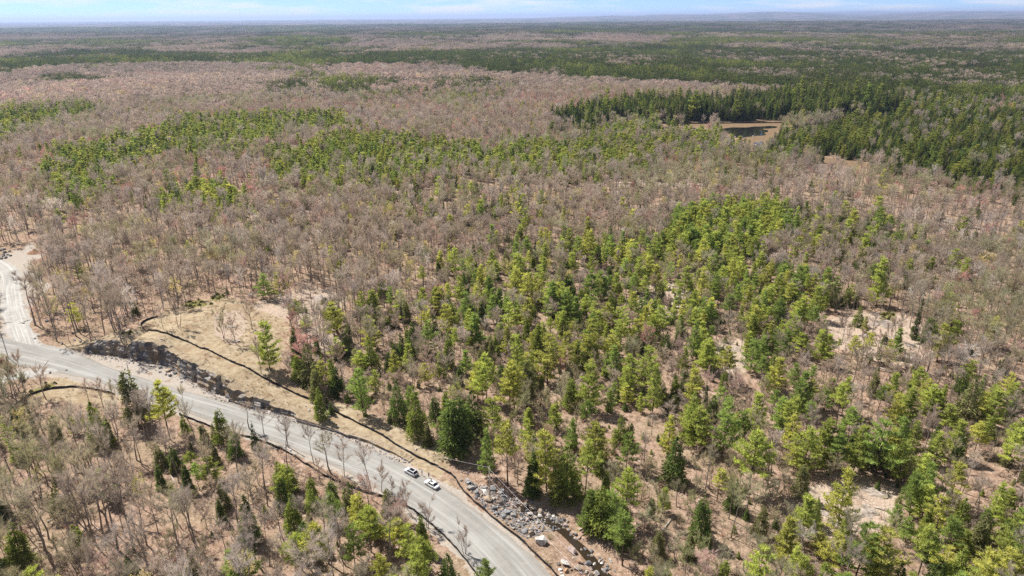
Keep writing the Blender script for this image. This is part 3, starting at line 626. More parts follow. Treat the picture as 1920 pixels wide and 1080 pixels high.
# ------------------------------------------------------------------ forest layout
# trees one can pick out in the photograph: x, y of the top, height in photo pixels, kind
PICK = """493 518 40 P;520 515 46 P;552 567 42 P;571 595 32 P;623 580 75 P;495 617 78 P;550 622 65 C;555 670 45 C;577 655 65 C;592 635 30 C;645 625 42 C;716 525 30 C;677 557 45 P;697 552 52 P;730 545 48 P;791 547 42 P;817 545 45 P;792 505 40 P;852 470 45 P;872 517 38 C;917 496 40 P;949 474 40 C;912 528 28 C;873 555 50 P;893 542 40 P;925 545 38 P;903 570 42 C;953 577 55 P;772 610 40 C;840 632 60 C;693 640 55 C;740 648 40 C;765 652 45 P;727 665 32 C;825 667 42 P;880 620 35 P;938 610 42 C;902 655 38 C;922 642 40 C;912 677 75 P;795 687 35 P;702 700 38 P;672 702 42 P;627 692 50 C;862 687 35 C;590 690 60 C
975 502 38 C;987 519 55 P;1010 503 38 P;1067 520 45 C;1112 516 56 P;1172 490 38 P;1200 490 55 P;1037 537 60 P;1060 552 55 P;990 567 48 P;1185 552 35 P;1241 532 36 C;1287 507 55 P;1320 515 68 P;1342 520 52 P;1147 555 38 C;1167 585 60 P;1240 582 58 P;1297 567 38 P;1332 572 42 P;1415 597 45 P;1407 627 38 P;1306 612 62 P;1108 612 70 P;987 600 50 C;1028 640 80 P;1062 635 60 P;972 640 75 P;965 690 80 P;990 687 75 C;1070 717 50 C;1105 697 75 P;1212 667 70 P;1230 695 80 P;1305 700 60 P;1360 700 35 C;1430 675 45 P;1302 752 40 P;1147 735 40 P
992 770 30 P;1040 765 40 P;1182 797 36 C;997 855 75 C;1027 827 95 P;1065 855 80 C;1100 848 85 P;1268 835 70 C;1177 897 80 P;1130 927 72 C;1147 935 62 P;1172 980 80 P;1320 945 68 C;1365 765 90 P;1303 750 75 C;1422 750 70 P;1417 827 95 P;1350 890 50 P
1555 800 75 P;1615 810 75 P;1660 803 90 P;1720 800 60 P;1507 878 55 C;1588 902 105 P;1735 858 45 P;1722 897 70 P;1510 945 75 P;1532 940 45 C;1480 985 70 P;1620 1000 90 P;1655 1005 90 P;1740 1000 85 P;1815 1000 40 P;1848 970 60 C;1905 980 90 P;1685 950 35 P;1780 1065 40 P;1707 975 40 P
1467 545 38 P;1466 567 55 P;1535 545 55 P;1550 532 50 P;1593 540 35 C;1660 495 78 P;1730 560 75 S;1758 577 28 S;1748 600 45 C;1662 625 20 C;1772 616 62 P;1576 638 22 P;1645 695 48 C;1525 690 35 P;1495 688 40 P;1467 680 55 P;1590 717 60 P;1520 763 55 P;1498 755 55 P;1600 773 55 P;1682 745 60 P;1712 738 65 P;1655 727 40 P;1825 720 70 C;1850 740 55 P;1785 762 40 P;1902 748 45 C;1895 705 40 P
798 382 22 C;780 395 28 C;740 368 42 C;812 422 18 C;930 392 28 P;950 367 45 C;973 378 35 C;1013 398 32 P;985 398 45 P;1057 395 38 P;1045 383 25 P;1110 440 60 P;1080 450 45 P;1102 413 45 P;1187 397 38 P;1170 377 35 P;1020 463 45 P;1033 453 30 P;1650 397 50 P;1593 417 45 P;1573 457 40 C;1200 383 28 C;1225 432 28 C;50 375 28 C;107 398 42 P;88 412 40 C;465 420 24 P;475 385 22 P;1640 500 40 P
172 765 75 C;100 777 30 S;125 780 24 S;5 787 55 P;240 705 95 C;300 730 95 P;410 775 60 C;400 835 35 C;437 815 42 C;472 790 50 S;355 850 25 P;75 830 25 C;135 785 30 P;195 785 45 C;322 910 35 C;410 940 40 C;460 945 70 C;25 990 70 C;357 1040 45 C;435 1040 45 P;380 800 30 C
705 965 50 P;745 985 55 P;792 980 55 C;765 1000 60 P;912 1058 35 P;845 770 85 C;865 760 90 C;800 800 35 C;912 820 75 P;952 815 95 P;630 695 45 C;675 705 75 P;745 725 65 C;777 740 78 C;815 750 42 C;597 735 55 C;620 757 20 C;885 745 70 C;895 690 60 P;690 965 70 P;660 1000 60 P;590 1000 80 P;620 935 50 P;545 940 60 C;560 1010 60 P;905 700 80 P;925 760 60 P;955 700 75 P;525 905 50 C;1010 1010 1 X
33 495 115 B;118 540 90 B;122 528 92 B;85 560 80 B;150 560 85 B;170 520 110 B;205 545 95 B;60 540 75 B;225 590 55 B;322 560 55 K;298 575 42 K;410 580 55 K;465 570 48 K;480 640 60 K;436 600 45 K;690 845 92 B;612 815 70 B;712 872 50 K;580 800 70 B;530 795 85 B;460 755 50 B;490 770 55 B;640 835 60 K;762 908 42 K;745 915 60 K;870 990 50 K;800 945 45 K;70 690 55 K;155 715 40 K;205 720 60 K;180 715 55 K;25 665 70 K;6 680 80 K;135 880 150 B;185 885 150 B;215 875 160 B;150 900 120 B;260 960 130 B;100 830 100 B;60 900 110 B;1590 585 58 K;1640 595 40 K;1680 600 55 K;1700 590 50 K;1625 620 40 K;1395 610 50 K;1045 560 40 K;1810 880 60 B;1780 890 70 B;1850 900 70 B;340 730 60 K;1835 500 45 W;1860 520 50 W;185 495 100 W;225 480 60 M;575 270 26 Y;925 320 25 Y;635 410 40 W;60 880 55 Y;930 715 35 M"""
rec = []   # kind, x, y, z, height, tint, picked
def tint_of(kd, r, n, px=None):
    u = r.random((n, 1)); v = r.normal(size=(n, 1))
    if kd == 'P': t = np.where(u < .5, [[.490, .530, .165]], np.where(u < .75, [[.350, .435, .145]], [[.570, .555, .180]]))
    elif kd == 'C': t = np.where(u < .45, [[.155, .205, .066]], np.where(u < .75, [[.290, .335, .090]], [[.250, .250, .120]]))
    elif kd == 'S': t = np.where(u < .7, [[.085, .120, .050]], [[.12, .145, .065]])
    elif kd == 'B': t = np.where(u < .5, [[.465, .392, .342]], np.where(u < .8, [[.515, .450, .412]], [[.440, .390, .295]]))
    elif kd == 'K': t = np.where(u < .5, [[.50, .40, .345]], np.where(u < .75, [[.51, .435, .40]], [[.42, .38, .260]]))
    elif kd == 'M': t = np.where(u < .7, [[.54, .405, .375]], [[.60, .365, .34]])
    elif kd == 'Y': t = np.where(u < .6, [[.66, .56, .32]], [[.58, .53, .23]])
    else: t = np.where(u < 2, [[.70, .65, .63]], 0)
    return np.clip(t*(1+.13*v), .01, .85)
pk = [p.split() for p in PICK.replace('\n', ';').split(';')]
pk = [(float(a), float(b), float(h), k) for a, b, h, k in pk if k != 'X']
ppx = np.array([p[0]-(960-p[0])/3000*0 for p in pk]); pby = np.array([min(p[1]+p[2], 1120) for p in pk])
PX, PY, PZ = at(ppx+(960-ppx)/3200*np.array([p[2] for p in pk]), pby)
for (a, b, h, k), x, y, z in zip(pk, PX, PY, PZ):
    _, _, dep = project(np.array([x]), np.array([y]), np.array([z])); dep = dep[0]
    if b+h > 1120: pass
    ang = math.atan2(CAM_H-z, math.hypot(x, y))
    Hm = h*dep/FPX/max(.5, math.cos(ang))*(1.16 if k in 'PC' else 1.03)
    rec.append([k, x, y, z, float(np.clip(Hm, 2.5, 24)), tint_of(k, rng, 1)[0], True])
KINDS8 = 'PCSBKMYW'
def fill(r0, r1, step, keepmask, hmul=1.0):
    n = int(r1*0.86/step)+2; m = int((r1-r0*.8)/step)+2
    gx, gy = np.meshgrid((np.arange(-n, n+1))*step, r0*.75+np.arange(m+int(r0*.25/step)+2)*step)
    x = (gx+rng.uniform(-.48, .48, gx.shape)*step).ravel(); y = (gy+rng.uniform(-.48, .48, gy.shape)*step).ravel()
    r = np.hypot(x, y); ok = (r >= r0) & (r < r1); x, y = x[ok], y[ok]
    px, py, _ = project(x, y, 6.0)
    ok = (px > -160) & (px < 2080) & (py < 1330); x, y = x[ok], y[ok]
    z = height(x, y)
    return x, y, z
def choose(x, y, z, lift, coh=0.0, cs=100.0):
    px, py, _ = project(x, y, z+lift)
    jx = px+60*(fbm(x/70, y/70, 51, 3)-.5)*2+rng.normal(size=len(x))*9; jy = py+26*(fbm(x/70, y/70, 57, 3)-.5)*2*sst(100, 330, py)+rng.normal(size=len(x))*3.5*sst(120, 300, py)
    zi = look(zone_id, np.clip(jx, 2, 1917), np.clip(jy, 2, 1077), -1).astype(int)
    mix = MIX[zi]
    # patchiness: conifers gather in groups
    cl = fbm(x/30, y/30, 61, 3); w = np.ones_like(mix); g = np.exp((cl-.5)*4.5)[:, None]; w[:, [0, 1, 2]] *= g
    md = np.exp((fbm(x/160, y/160, 67, 2)-.5)*5)[:, None]; w[:, [5]] *= md
    mix = mix*w; mix /= mix.sum(1, keepdims=True)
    u = rng.random(len(x))
    if coh > 0:      # far stands: neighbours are of one kind
        f = fbm(x/cs, y/cs*.6, 63, 3)*coh+u*(1-coh); u = np.argsort(np.argsort(f))/len(f); 
    k = (u[:, None] > np.cumsum(mix, 1)).sum(1).clip(0, 7)
    return k, DENS[zi], zi
def allowed(x, y, z, h, mask, fr=(0.0, .3, .6, .9)):
    ok = np.ones(len(x), bool)
    for f in fr:
        px, py, _ = project(x, y, z+h*f); ok &= ~look(mask, px, py, False).astype(bool)
    return ok
# single trees
for (r0, r1, step) in ((95, 460, 3.9), (460, 1150, 5.6)):
    x, y, z = fill(r0, r1, step, None)
    k, dn, zi = choose(x, y, z, 7.0)
    rr = np.hypot(x, y); n = len(x); u = rng.random(n)
    pxg, pyg, _ = project(x, y, z)
    right = sst(620, 900, pxg)*sst(330, 450, pyg)
    hk = {0: 7.5+8.0*u, 1: 5.5+5.5*u, 2: 6+6*u, 3: (11.5+9.5*u)*(1-.26*right), 4: 4.0+5.5*u, 5: (12+4*u)*(1-.2*right), 6: (9+5*u)*(1-.2*right), 7: (12+4*u)*(1-.15*right)}
    h = np.zeros(n)
    for q, v in hk.items(): h = np.where(k == q, v, h)
    farboost = sst(350, 700, rr); h *= np.where(k <= 2, 1+.32*farboost, 1); h *= np.where((k <= 2) & (zi == 7), 2.0, 1)
    acc = rng.random(n) < np.array([.80, .80, .75, .86, .95, .85, .85, .85])[k]*dn*.92
    # the photograph's marked trees already supply part of the near conifers
    acc &= ~((k <= 2) & (rr < 330) & (rng.random(n) < .15))
    acc &= ~(look(THIN, pxg, pyg, False).astype(bool) & (rng.random(n) < .78))
    acc &= allowed(x, y, z, h, KEEP)
    acc &= (pl_dist(x, y, ROAD[::2])[0] > 11) & (pl_dist(x, y, SIDE)[0] > 7) & (pl_dist(x, y, DRIVE)[0] > 5)
    acc &= ~look(MARSH, pxg, pyg, False).astype(bool) & ~(look(GRAVEL, pxg, pyg, False).astype(bool) & (rr < 600))
    acc &= pl_dist(x, y, STREAM)[0] > 5
    dcut, sc_, _, _ = pl_dist(x, y, CUT); acc &= ~((dcut < 9))
    near_pick = np.zeros(n, bool)
    for (pk_, ax, ay, az_, ah, _, _) in rec[:len(pk)]:
        near_pick |= ((x-ax)**2+(y-ay)**2) < (2.6 if pk_ in 'PC' else 2.0)**2
        # keep the fronts of marked trees clear
        if pk_ in 'PCS': near_pick |= (np.abs((x-ax)*ay-(y-ay)*ax)/math.hypot(ax, ay) < 1.7) & (np.hypot(x, y) < math.hypot(ax, ay)) & (np.hypot(x-ax, y-ay) < 8.0)
    acc &= ~near_pick
    for q in range(8):
        s = np.where(acc & (k == q))[0]; tt = tint_of(KINDS8[q], rng, len(s))
        if q in (3, 4):    # stands differ: olive, grey and warm patches
            f1 = sst(.50, .64, fbm(x[s]/45, y[s]/45, 91, 3))[:, None]; f2 = sst(.5, .64, fbm(x[s]/60+7, y[s]/60, 93, 3))[:, None]
            tt = tt*(1+f1*np.array([-.10, .0, -.22]))*(1+f2*np.array([.02, .05, .10]))*(.88+.24*fbm(x[s]/25, y[s]/25, 95, 2))[:, None]
        if q == 0: tt = tt*(1-.2*sst(400, 650, rr[s]))[:, None]
        if q <= 2: tt = tt*np.where(np.isin(zi[s], [7, 8]), .80, 1.0)[:, None]  # darker conifers by pond and at right; cloud shadow put into the tint
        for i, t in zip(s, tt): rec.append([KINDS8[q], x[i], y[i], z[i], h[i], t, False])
# split: the ones that show largest become objects of their own
CAP = {'P': 290, 'C': 210, 'S': 20, 'B': 240, 'K': 200, 'M': 45, 'Y': 45, 'W': 25}
X = np.array([r[1] for r in rec]); Y = np.array([r[2] for r in rec]); Z = np.array([r[3] for r in rec]); HH = np.array([r[4] for r in rec])
TX, TY, TD = project(X, Y, Z+HH*.9); BX, BY, BD = project(X, Y, Z+.5)
vis = (TX > 6) & (TX < 1914) & (TY > 20) & (TY < 1066)
size = np.abs(BY-TY)+np.array([60 if r[6] else 0 for r in rec])
solo = np.zeros(len(rec), bool)
for kd, cap in CAP.items():
    ids = [i for i in range(len(rec)) if rec[i][0] == kd and vis[i]]
    ids.sort(key=lambda i: -size[i])
    solo[ids[:cap]] = True

# ------------------------------------------------------------------ labels: nearest landmark one can find in the picture, side of it, rank
LANDMARKS = [(771, 884, 'the silver hatchback'), (811, 907, 'the white sedan'), (919, 900, 'the utility pole by the boulders'), (243, 700, 'the utility pole by the rock cut'), (532, 810, 'the utility pole among roadside trees'),
 (270, 608, 'the upper end of the long black fence'), (205, 655, 'the left end of the rock cut'), (360, 690, 'the middle of the rock cut'), (470, 755, 'the low right end of the rock cut'), (605, 775, 'the white rubble patch by the fence'), (700, 815, 'the fence bend above the road'), (610, 560, 'the pale mossy outcrop'), (430, 610, 'the grassy knoll behind the fence'),
 (25, 560, 'the bright gravel lot'), (10, 478, 'the rock heap at the left edge'), (130, 730, 'the curved black fence at left'), (40, 700, 'the left driveway'), (600, 880, 'the lower black fence'), (820, 1000, 'the lower fence at the road bend'),
 (1010, 1015, 'the big white boulder'), (960, 955, 'the grey boulder heap'), (1110, 1045, 'the small stream'), (1050, 970, 'the leaf covered stream bank'),
 (1660, 625, 'the outcrop with the low round cedar'), (1590, 955, 'the pale outcrop at lower right'), (1240, 560, 'the bare clearing right of centre'), (1370, 670, 'the pinkish clearing right of centre'),
 (1390, 245, 'the dark pond'), (1570, 305, 'the tan marsh strip'), (1400, 410, 'the dense bright pine stand'), (1000, 300, 'the long central pine belt'), (400, 250, 'the left hillside pine belt'), (900, 580, 'the centre of the picture'), (760, 700, 'the dark cedar edge above the fence'), (1100, 760, 'the brushy hollow below centre'), (960, 460, 'the bare wood above centre'),
 (1900, 1060, 'the bottom right corner'), (1500, 1060, 'the bottom edge right of centre'), (20, 1060, 'the bottom left corner'), (300, 1000, 'the bare wood at lower left'), (560, 1060, 'the bottom edge left of centre'), (1900, 760, 'the right edge halfway down'), (1900, 460, 'the grey wood at the right edge'), (1300, 860, 'the brush at lower centre right'), (1480, 760, 'the pines at centre right'), (1740, 860, 'the right foreground pines'), (250, 470, 'the red budding maple'), (500, 470, 'the tall hardwoods at left'), (150, 570, 'the leaning trunks by the lot'), (1560, 520, 'the pine row above the outcrop'), (1130, 620, 'the central pines'), (420, 860, 'the olive thicket at lower left'), (700, 440, 'the bare hardwoods left of centre'), (60, 400, 'the dark lone cedar at left')]
ORD = ['nearest', 'second nearest', 'third nearest', 'fourth nearest', 'fifth nearest', 'sixth nearest', 'seventh nearest', 'eighth nearest', 'ninth nearest', 'tenth nearest', 'eleventh nearest', 'twelfth nearest', 'thirteenth nearest', 'fourteenth nearest', 'fifteenth nearest', 'sixteenth nearest', 'seventeenth nearest', 'eighteenth nearest', 'nineteenth nearest', 'twentieth nearest', 'twenty-first nearest', 'twenty-second nearest', 'twenty-third nearest', 'twenty-fourth nearest', 'twenty-fifth nearest', 'twenty-sixth nearest', 'twenty-seventh nearest', 'twenty-eighth nearest', 'twenty-ninth nearest', 'thirtieth nearest', 'thirty-first nearest', 'thirty-second nearest', 'thirty-third nearest', 'thirty-fourth nearest', 'thirty-fifth nearest']+['number %d outward' % q for q in range(36, 90)]
LM = np.array([(a, b) for a, b, c in LANDMARKS], float)
used_labels = {}
def assign_labels(items):
    """items: (object, px, py, adjectives, noun, group) -> one label each"""
    buckets = {}
    for o, px, py, adj, noun, grp in items:
        d = np.hypot(LM[:, 0]-px, LM[:, 1]-py); i = int(np.argmin(d)); ddx, ddy = px-LM[i, 0], py-LM[i, 1]
        if LANDMARKS[i][2].startswith(('the bottom', 'the right edge')): side = 'near'
        elif abs(ddx) > abs(ddy)*1.2: side = 'right of' if ddx > 0 else 'left of'
        else: side = 'below' if ddy > 0 else 'above'
        buckets.setdefault((noun, i, side), []).append((d[i], o, adj, grp))
    for (noun, i, side), lst in buckets.items():
        lst.sort(key=lambda e: e[0])
        for k, (d, o, adj, grp) in enumerate(lst):
            rank = '' if len(lst) == 1 else (', '+(ORD[k] if k < len(ORD) else 'farther off'))
            lab = ('%s %s %s %s%s' % (adj, noun, side, LANDMARKS[i][2], rank)).strip()
            w = lab.split()
            if len(w) > 16: lab = ' '.join(('%s %s %s%s' % (noun, side, LANDMARKS[i][2], rank)).split()[:16])
            o['label'] = lab; o['group'] = grp

NAMES = {'P': ('pine_tree', 'pine', 'pine tree', 'pines of the near forest'), 'C': ('cedar_tree', 'bushy conifer', 'conifer', 'bushy conifers of the near forest'), 'S': ('spruce_tree', 'narrow spire-shaped spruce', 'spruce', 'spruces of the near forest'),
         'B': ('bare_tree', 'leafless grey hardwood', 'bare tree', 'leafless trees of the near forest'), 'K': ('young_tree', 'leafless young tree', 'young tree', 'young leafless trees of the near forest'), 'M': ('maple_tree', 'reddish budding maple', 'maple tree', 'reddish maples of the forest'),
         'Y': ('budding_tree', 'yellow-green budding tree', 'budding tree', 'budding trees of the forest'), 'W': ('birch_tree', 'whitish bare tree', 'birch tree', 'whitish trees of the forest')}
items = []
hi_med = {kd: np.median([HH[i] for i in range(len(rec)) if solo[i] and rec[i][0] == kd] or [1]) for kd in NAMES}
for i in np.where(solo)[0]:
    kd, x, y, z, h, t, pkd = rec[i]
    nm, noun, cat, grp = NAMES[kd]
    v = int(rng.integers(len(TRUNK[kd]))); s = h/NOM[kd]
    e = bpy.data.objects.new(nm, None); C.objects.link(e); e.empty_display_size = .5
    e.location = (x, y, z-.05); e.rotation_euler = (rng.normal()*.02, rng.normal()*.02, rng.uniform(0, 6.28)); w = s**.75*(rng.uniform(.7, 1.32) if kd in 'BKMYW' else rng.uniform(.84, 1.16))
    if kd in 'PC': w *= 1.1
    e.scale = (w, w*rng.uniform(.92, 1.08), s); e['category'] = cat
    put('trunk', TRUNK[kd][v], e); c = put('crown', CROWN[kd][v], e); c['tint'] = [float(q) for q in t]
    adj = ('tall' if h > hi_med[kd]*1.15 else 'small' if h < hi_med[kd]*.82 else 'mid-sized')
    if kd == 'P': adj += ' yellow-green' if t[0] > .38 else ' bright green'
    if kd == 'C': adj += ' dark green' if t[1] < .2 else ' mid-green'
    items.append((e, float((TX[i]+BX[i])/2), float((TY[i]+BY[i])/2), adj, noun, grp))
TREE_ITEMS = items
# the rest of the near forest: one mass for each kind
STUFF = {'P': ('pine_forest', 'mass of bright green pines too many to count'), 'C': ('cedar_forest', 'mass of dark bushy conifers beyond the near trees'), 'S': ('spruce_forest', 'scattered narrow spruces beyond the near trees'), 'B': ('bare_forest', 'mass of leafless grey-brown hardwoods covering the hills'),
         'K': ('young_forest', 'countless leafless young trees filling the gaps'), 'M': ('maple_forest', 'reddish budding maples spread through the bare forest'), 'Y': ('budding_forest', 'yellow-green budding trees spread through the forest'), 'W': ('birch_forest', 'whitish bare trees spread through the forest')}
for kd, (nm, lab) in STUFF.items():
    ids = [i for i in range(len(rec)) if rec[i][0] == kd and not solo[i]]
    if not ids: continue
    ms = [combine(T, K).mesh(nm+'_tree', [SPEC[kd][1], SPEC[kd][2]], False, True) for T, K, h in SPEC[kd][0]]
    s = HH[ids]/NOM[kd]; w = s**.75*rng.uniform(.72, 1.3, len(ids))
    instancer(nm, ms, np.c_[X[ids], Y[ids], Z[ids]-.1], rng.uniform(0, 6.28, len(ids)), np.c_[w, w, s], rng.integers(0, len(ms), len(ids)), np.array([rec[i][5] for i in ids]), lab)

# far forest: clumps of crowns, 30 m and then 95 m across
def clump(seed, kind, half, n, cr, tris, hgt):
    r = np.random.default_rng(seed); K = MB()
    for i in range(n):
        cx_, cy_ = r.uniform(-half, half, 2); R_ = cr*r.uniform(.7, 1.25); hh = hgt*r.uniform(.78, 1.12); l0 = r.uniform(.15, .75)
        u = rand_dirs(r, tris); m = tris
        if kind == 'bare':
            u[:, 2] = np.abs(u[:, 2])*.9+.05; P = u*[R_, R_, R_*1.0]*np.sqrt(r.uniform(.25, 1, m))[:, None]+[cx_, cy_, hh-R_]
            D_ = u+r.normal(size=(m, 3))*.5; sz = R_*.42; wd = sz*.62
        elif kind == 'pine':
            f = r.uniform(.0, 1, m)**1.4; az = r.uniform(0, 6.28, m); f = np.round(f*6)/6+r.normal(size=m)*.03; rad = R_*.95*(1-np.clip(f, 0, 1))**.7*np.sqrt(r.uniform(.15, 1, m))+.1
            P = np.stack([cx_+np.cos(az)*rad, cy_+np.sin(az)*rad, hh*.28+f*hh*.72], 1); D_ = np.stack([np.cos(az), np.sin(az), np.full(m, .45)], 1)+r.normal(size=(m, 3))*.5; sz = R_*.42; wd = sz*.5
        else:
            f = 1-np.sqrt(r.uniform(0, 1, m)); az = r.uniform(0, 6.28, m); rad = R_*.85*(1-f)**.85*np.sqrt(r.uniform(.2, 1, m))
            P = np.stack([cx_+np.cos(az)*rad, cy_+np.sin(az)*rad, hh*.08+f*hh*.9], 1); D_ = np.stack([np.cos(az), np.sin(az), np.full(m, .1)], 1)+r.normal(size=(m, 3))*.45; sz = R_*.5; wd = sz*.6
        K.tris(blades(r, P, D_, sz*r.uniform(.7, 1.3, m), wd*r.uniform(.7, 1.3, m)), 0, np.clip(l0+r.normal(size=m)*.13, 0, 1))
    return K
def far_forest(name, r0, r1, cell, half, n, cr, tris, hgt, lab, cs=200.0, dark_=.8, all_=1.0):
    ms = []
    for kind, mat in (('bare', M_TWIG), ('pine', M_NEEDLE), ('dark', M_NEEDLE)):
        for q in range(4): ms.append(clump(900+q+len(ms)*7, kind, half, n if kind == 'bare' else int(n*1.25), cr*(1 if kind == 'bare' else .98), tris if kind == 'bare' else int(tris*1.3), hgt*(1 if kind == 'bare' else 1.38)).mesh('clump', [mat], False, True))
    x, y, z = fill(r0, r1, cell, None)
    k, dn, zi = choose(x, y, z, 8.0, .72, cs)
    px, py, _ = project(x, y, z); ok = ~look(MARSH, px, py, False).astype(bool)
    # beyond the mapped forest the stands alternate on their own
    x, y, z, k = x[ok], y[ok], z[ok], k[ok]
    kind = np.where(np.isin(k, [0]), 1, np.where(np.isin(k, [1, 2]), 2, 0))
    t = np.zeros((len(x), 3))
    for q in range(8):
        s = np.where(k == q)[0]
        if len(s): t[s] = tint_of(KINDS8[q], rng, len(s))
    ft = (.80+.4*fbm(x/350, y/350, 71, 3))[:, None]
    bare = (kind == 0)[:, None]
    warm = sst(.40, .62, fbm(x/420, y/420, 73, 3))[:, None]
    # stands of one kind share their hue; single crowns differ only a little
    t = np.where(bare, .35*t+.65*(np.array([.325, .277, .262])*(1-warm)+np.array([.445, .365, .335])*warm), t*dark_)*ft*all_  # far tints scaled down: shade of passing clouds is put into the colour
    ix = kind*4+rng.integers(0, 4, len(x)); s = rng.uniform(.85, 1.15, len(x))
    instancer(name, ms, np.c_[x, y, z-.5], rng.integers(0, 4, len(x))*math.pi/2+rng.uniform(-.3, .3, len(x)), np.c_[s*0+1.05, s*0+1.05, s], ix, t, lab)
far_forest('middle_forest', 1150, 2600, 15, 8.5, 8, 3.9, 46, 15, 'unbroken forest of bare hardwoods and conifers in the middle distance', 170, .46)
far_forest('far_forest', 2600, 5200, 34, 19, 22, 4.6, 22, 15.5, 'far forest of bare hardwoods and dark conifers towards the horizon', 330, .45, .86)
far_forest('horizon_forest', 5200, 13500, 95, 52, 70, 6.2, 9, 17, 'hazy forest below the horizon', 800, .48, .7)
# ------------------------------------------------------------------ rock cut beside the road
def tan2(P):
    t = np.gradient(P, axis=0); return t/np.linalg.norm(t, axis=1, keepdims=True)
def rock_cut():
    Q, s = resample(np.c_[CUT, CUTH], 0.55); t = tan2(Q[:, :2]); k = np.ones(9)/9
    for c in range(2): t[:, c] = np.convolve(np.pad(t[:, c], 4, 'edge'), k, 'valid')
    t /= np.linalg.norm(t, axis=1, keepdims=True); nb = np.stack([-t[:, 1], t[:, 0]], 1)       # towards the hill
    rows = 15; V = []
    for j in range(rows):
        f = j/(rows-3) if j < rows-2 else 1.0
        z = Q[:, 2]*min(f, 1)
        # blasted blocks: stepped offsets that change along the face and up it
        sw = s+1.3*vnoise(s/5, z/3, 23); col = np.floor(sw/3.7); col2 = np.floor(sw/1.5+.37*np.floor(z/2.2)); led = np.floor(z/2.4+hash2(col, col*0, 4))
        cell2 = col2; zz_ = led
        off = .45*np.floor(z/2.0+.6*hash2(col, col*0, 6))*np.minimum(1, Q[:, 2]/3) + (2.7*(hash2(col, col*0, 5)-.5) + 1.0*(hash2(col, led, 7)-.5) + .35*(hash2(col2, led, 9)-.5))*np.minimum(1, Q[:, 2]/2.5) + 1.6*(vnoise(s/9, z*0, 13)-.5)
        if j == rows-2: off = off+1.2; z = z+.12
        if j == rows-1: off = np.maximum(off+1.0, 2.0)+1.6; z = z-.05
        z = z + .5*(hash2(col, col*0, 15)-.5)*f*np.minimum(1, Q[:, 2]/2.5) + .2*(vnoise(s/1.8, s*0+j, 17)-.5)*(j > 3)
        if j == 0: z = z*0-.4; off = off-.5
        if j == rows-1:
            xy = Q[:, :2]+nb*off[:, None]; z = np.minimum(z, height(xy[:, 0], xy[:, 1])-.15)
        V.append(np.c_[Q[:, :2]+nb*off[:, None], z])
    V = np.stack(V, 1); n, c = V.shape[:2]
    F = [(i*c+j, (i+1)*c+j, (i+1)*c+j+1, i*c+j+1) for i in range(n-1) for j in range(c-1)]
    mi = [0 if (f[0] % c) < rows-3 else 1 for f in F]
    e = put('rock_cut', mesh_from('rock_cut', V.reshape(-1, 3), F, [M_CUT, M_TURF], mi), None, 'long dark blasted rock face along the upper side of the gravel road', 'rock face')
    cap = [f for f, m in zip(F, mi) if m]
    return e
rock_cut()

# ------------------------------------------------------------------ black silt fences
M_FAB = simple('black_fabric', (0.022, 0.022, 0.026), 0.75, var=.4, scale=.8, spec=.25)
M_STAKE = simple('stake_wood', (0.16, 0.12, 0.08), .9, var=.3)
def silt_fence(pix, label, hgt=0.95):
    x, y, z = at([p[0] for p in pix], [p[1] for p in pix])
    P = smooth(np.c_[x, y], 1); Q, s = resample(P, 2.6); zz_ = height(Q[:, 0], Q[:, 1])
    r = np.random.default_rng(int(abs(x[0])*10)); Q = Q+r.normal(size=Q.shape)*.10
    e = bpy.data.objects.new('silt_fence', None); C.objects.link(e); e.location = (Q[0, 0], Q[0, 1], zz_[0]); o0 = np.array(e.location)
    e['label'] = label; e['category'] = 'fence'; e['group'] = 'black silt fences along the road'
    lean = r.normal(size=(len(Q), 2))*.07; hh = hgt*r.uniform(.86, 1.08, len(Q))
    tops = np.c_[Q+lean, zz_+hh]; bots = np.c_[Q, zz_-.15]
    for i in range(len(Q)):
        m = MB(); m.tube([bots[i]-o0-[0, 0, .2], tops[i]-o0+[0, 0, .18]], [.032, .028], 4, cap=True)
        put('stake', m.mesh('stake', [M_STAKE]), e)
    for i in range(len(Q)-1):
        d = Q[i+1]-Q[i]; nn = np.array([-d[1], d[0]])/np.linalg.norm(d); V = []; bel = r.uniform(-.16, .2); sag = r.uniform(.03, .22)
        for sgn in (0.012, -0.012):
            for a in np.linspace(0, 1, 6):
                for b in np.linspace(0, 1, 4):
                    p = (bots[i]*(1-a)+bots[i+1]*a)*(1-b)+(tops[i]*(1-a)+tops[i+1]*a)*b
                    w = math.sin(math.pi*a)*(math.sin(math.pi*b*.8)*bel)+sgn
                    p = p+np.array([nn[0]*w, nn[1]*w, -sag*math.sin(math.pi*a)*b]); V.append(p-o0)
        F = []
        for q in (0, 24):
            for a in range(5):
                for b in range(3):
                    f = (q+a*4+b, q+(a+1)*4+b, q+(a+1)*4+b+1, q+a*4+b+1); F.append(f if q == 0 else f[::-1])
        F += [(a*4+3, (a+1)*4+3, 24+(a+1)*4+3, 24+a*4+3) for a in range(5)]
        put('fabric_panel', mesh_from('fabric_panel', V, F, [M_FAB], None, None, True), e)
    return e
silt_fence([(296, 594), (280, 599), (265, 607), (268, 616), (295, 623), (316, 628), (336, 635), (355, 643), (380, 655), (420, 673), (435, 680), (487, 706), (540, 732), (605, 761), (655, 787), (715, 816), (750, 840), (800, 867), (845, 890), (856, 900), (859, 910), (868, 922), (884, 938), (905, 956), (940, 985), (965, 1004), (985, 1022), (1000, 1036), (1020, 1056), (1045, 1080), (1060, 1095)], 'long black silt fence from the rock cut bank down past the boulder heap', 1.0)
silt_fence([(42, 752), (52, 743), (75, 735), (108, 728), (140, 726), (165, 728), (190, 734), (216, 741)], 'short curved black silt fence around the grassy mound at left')
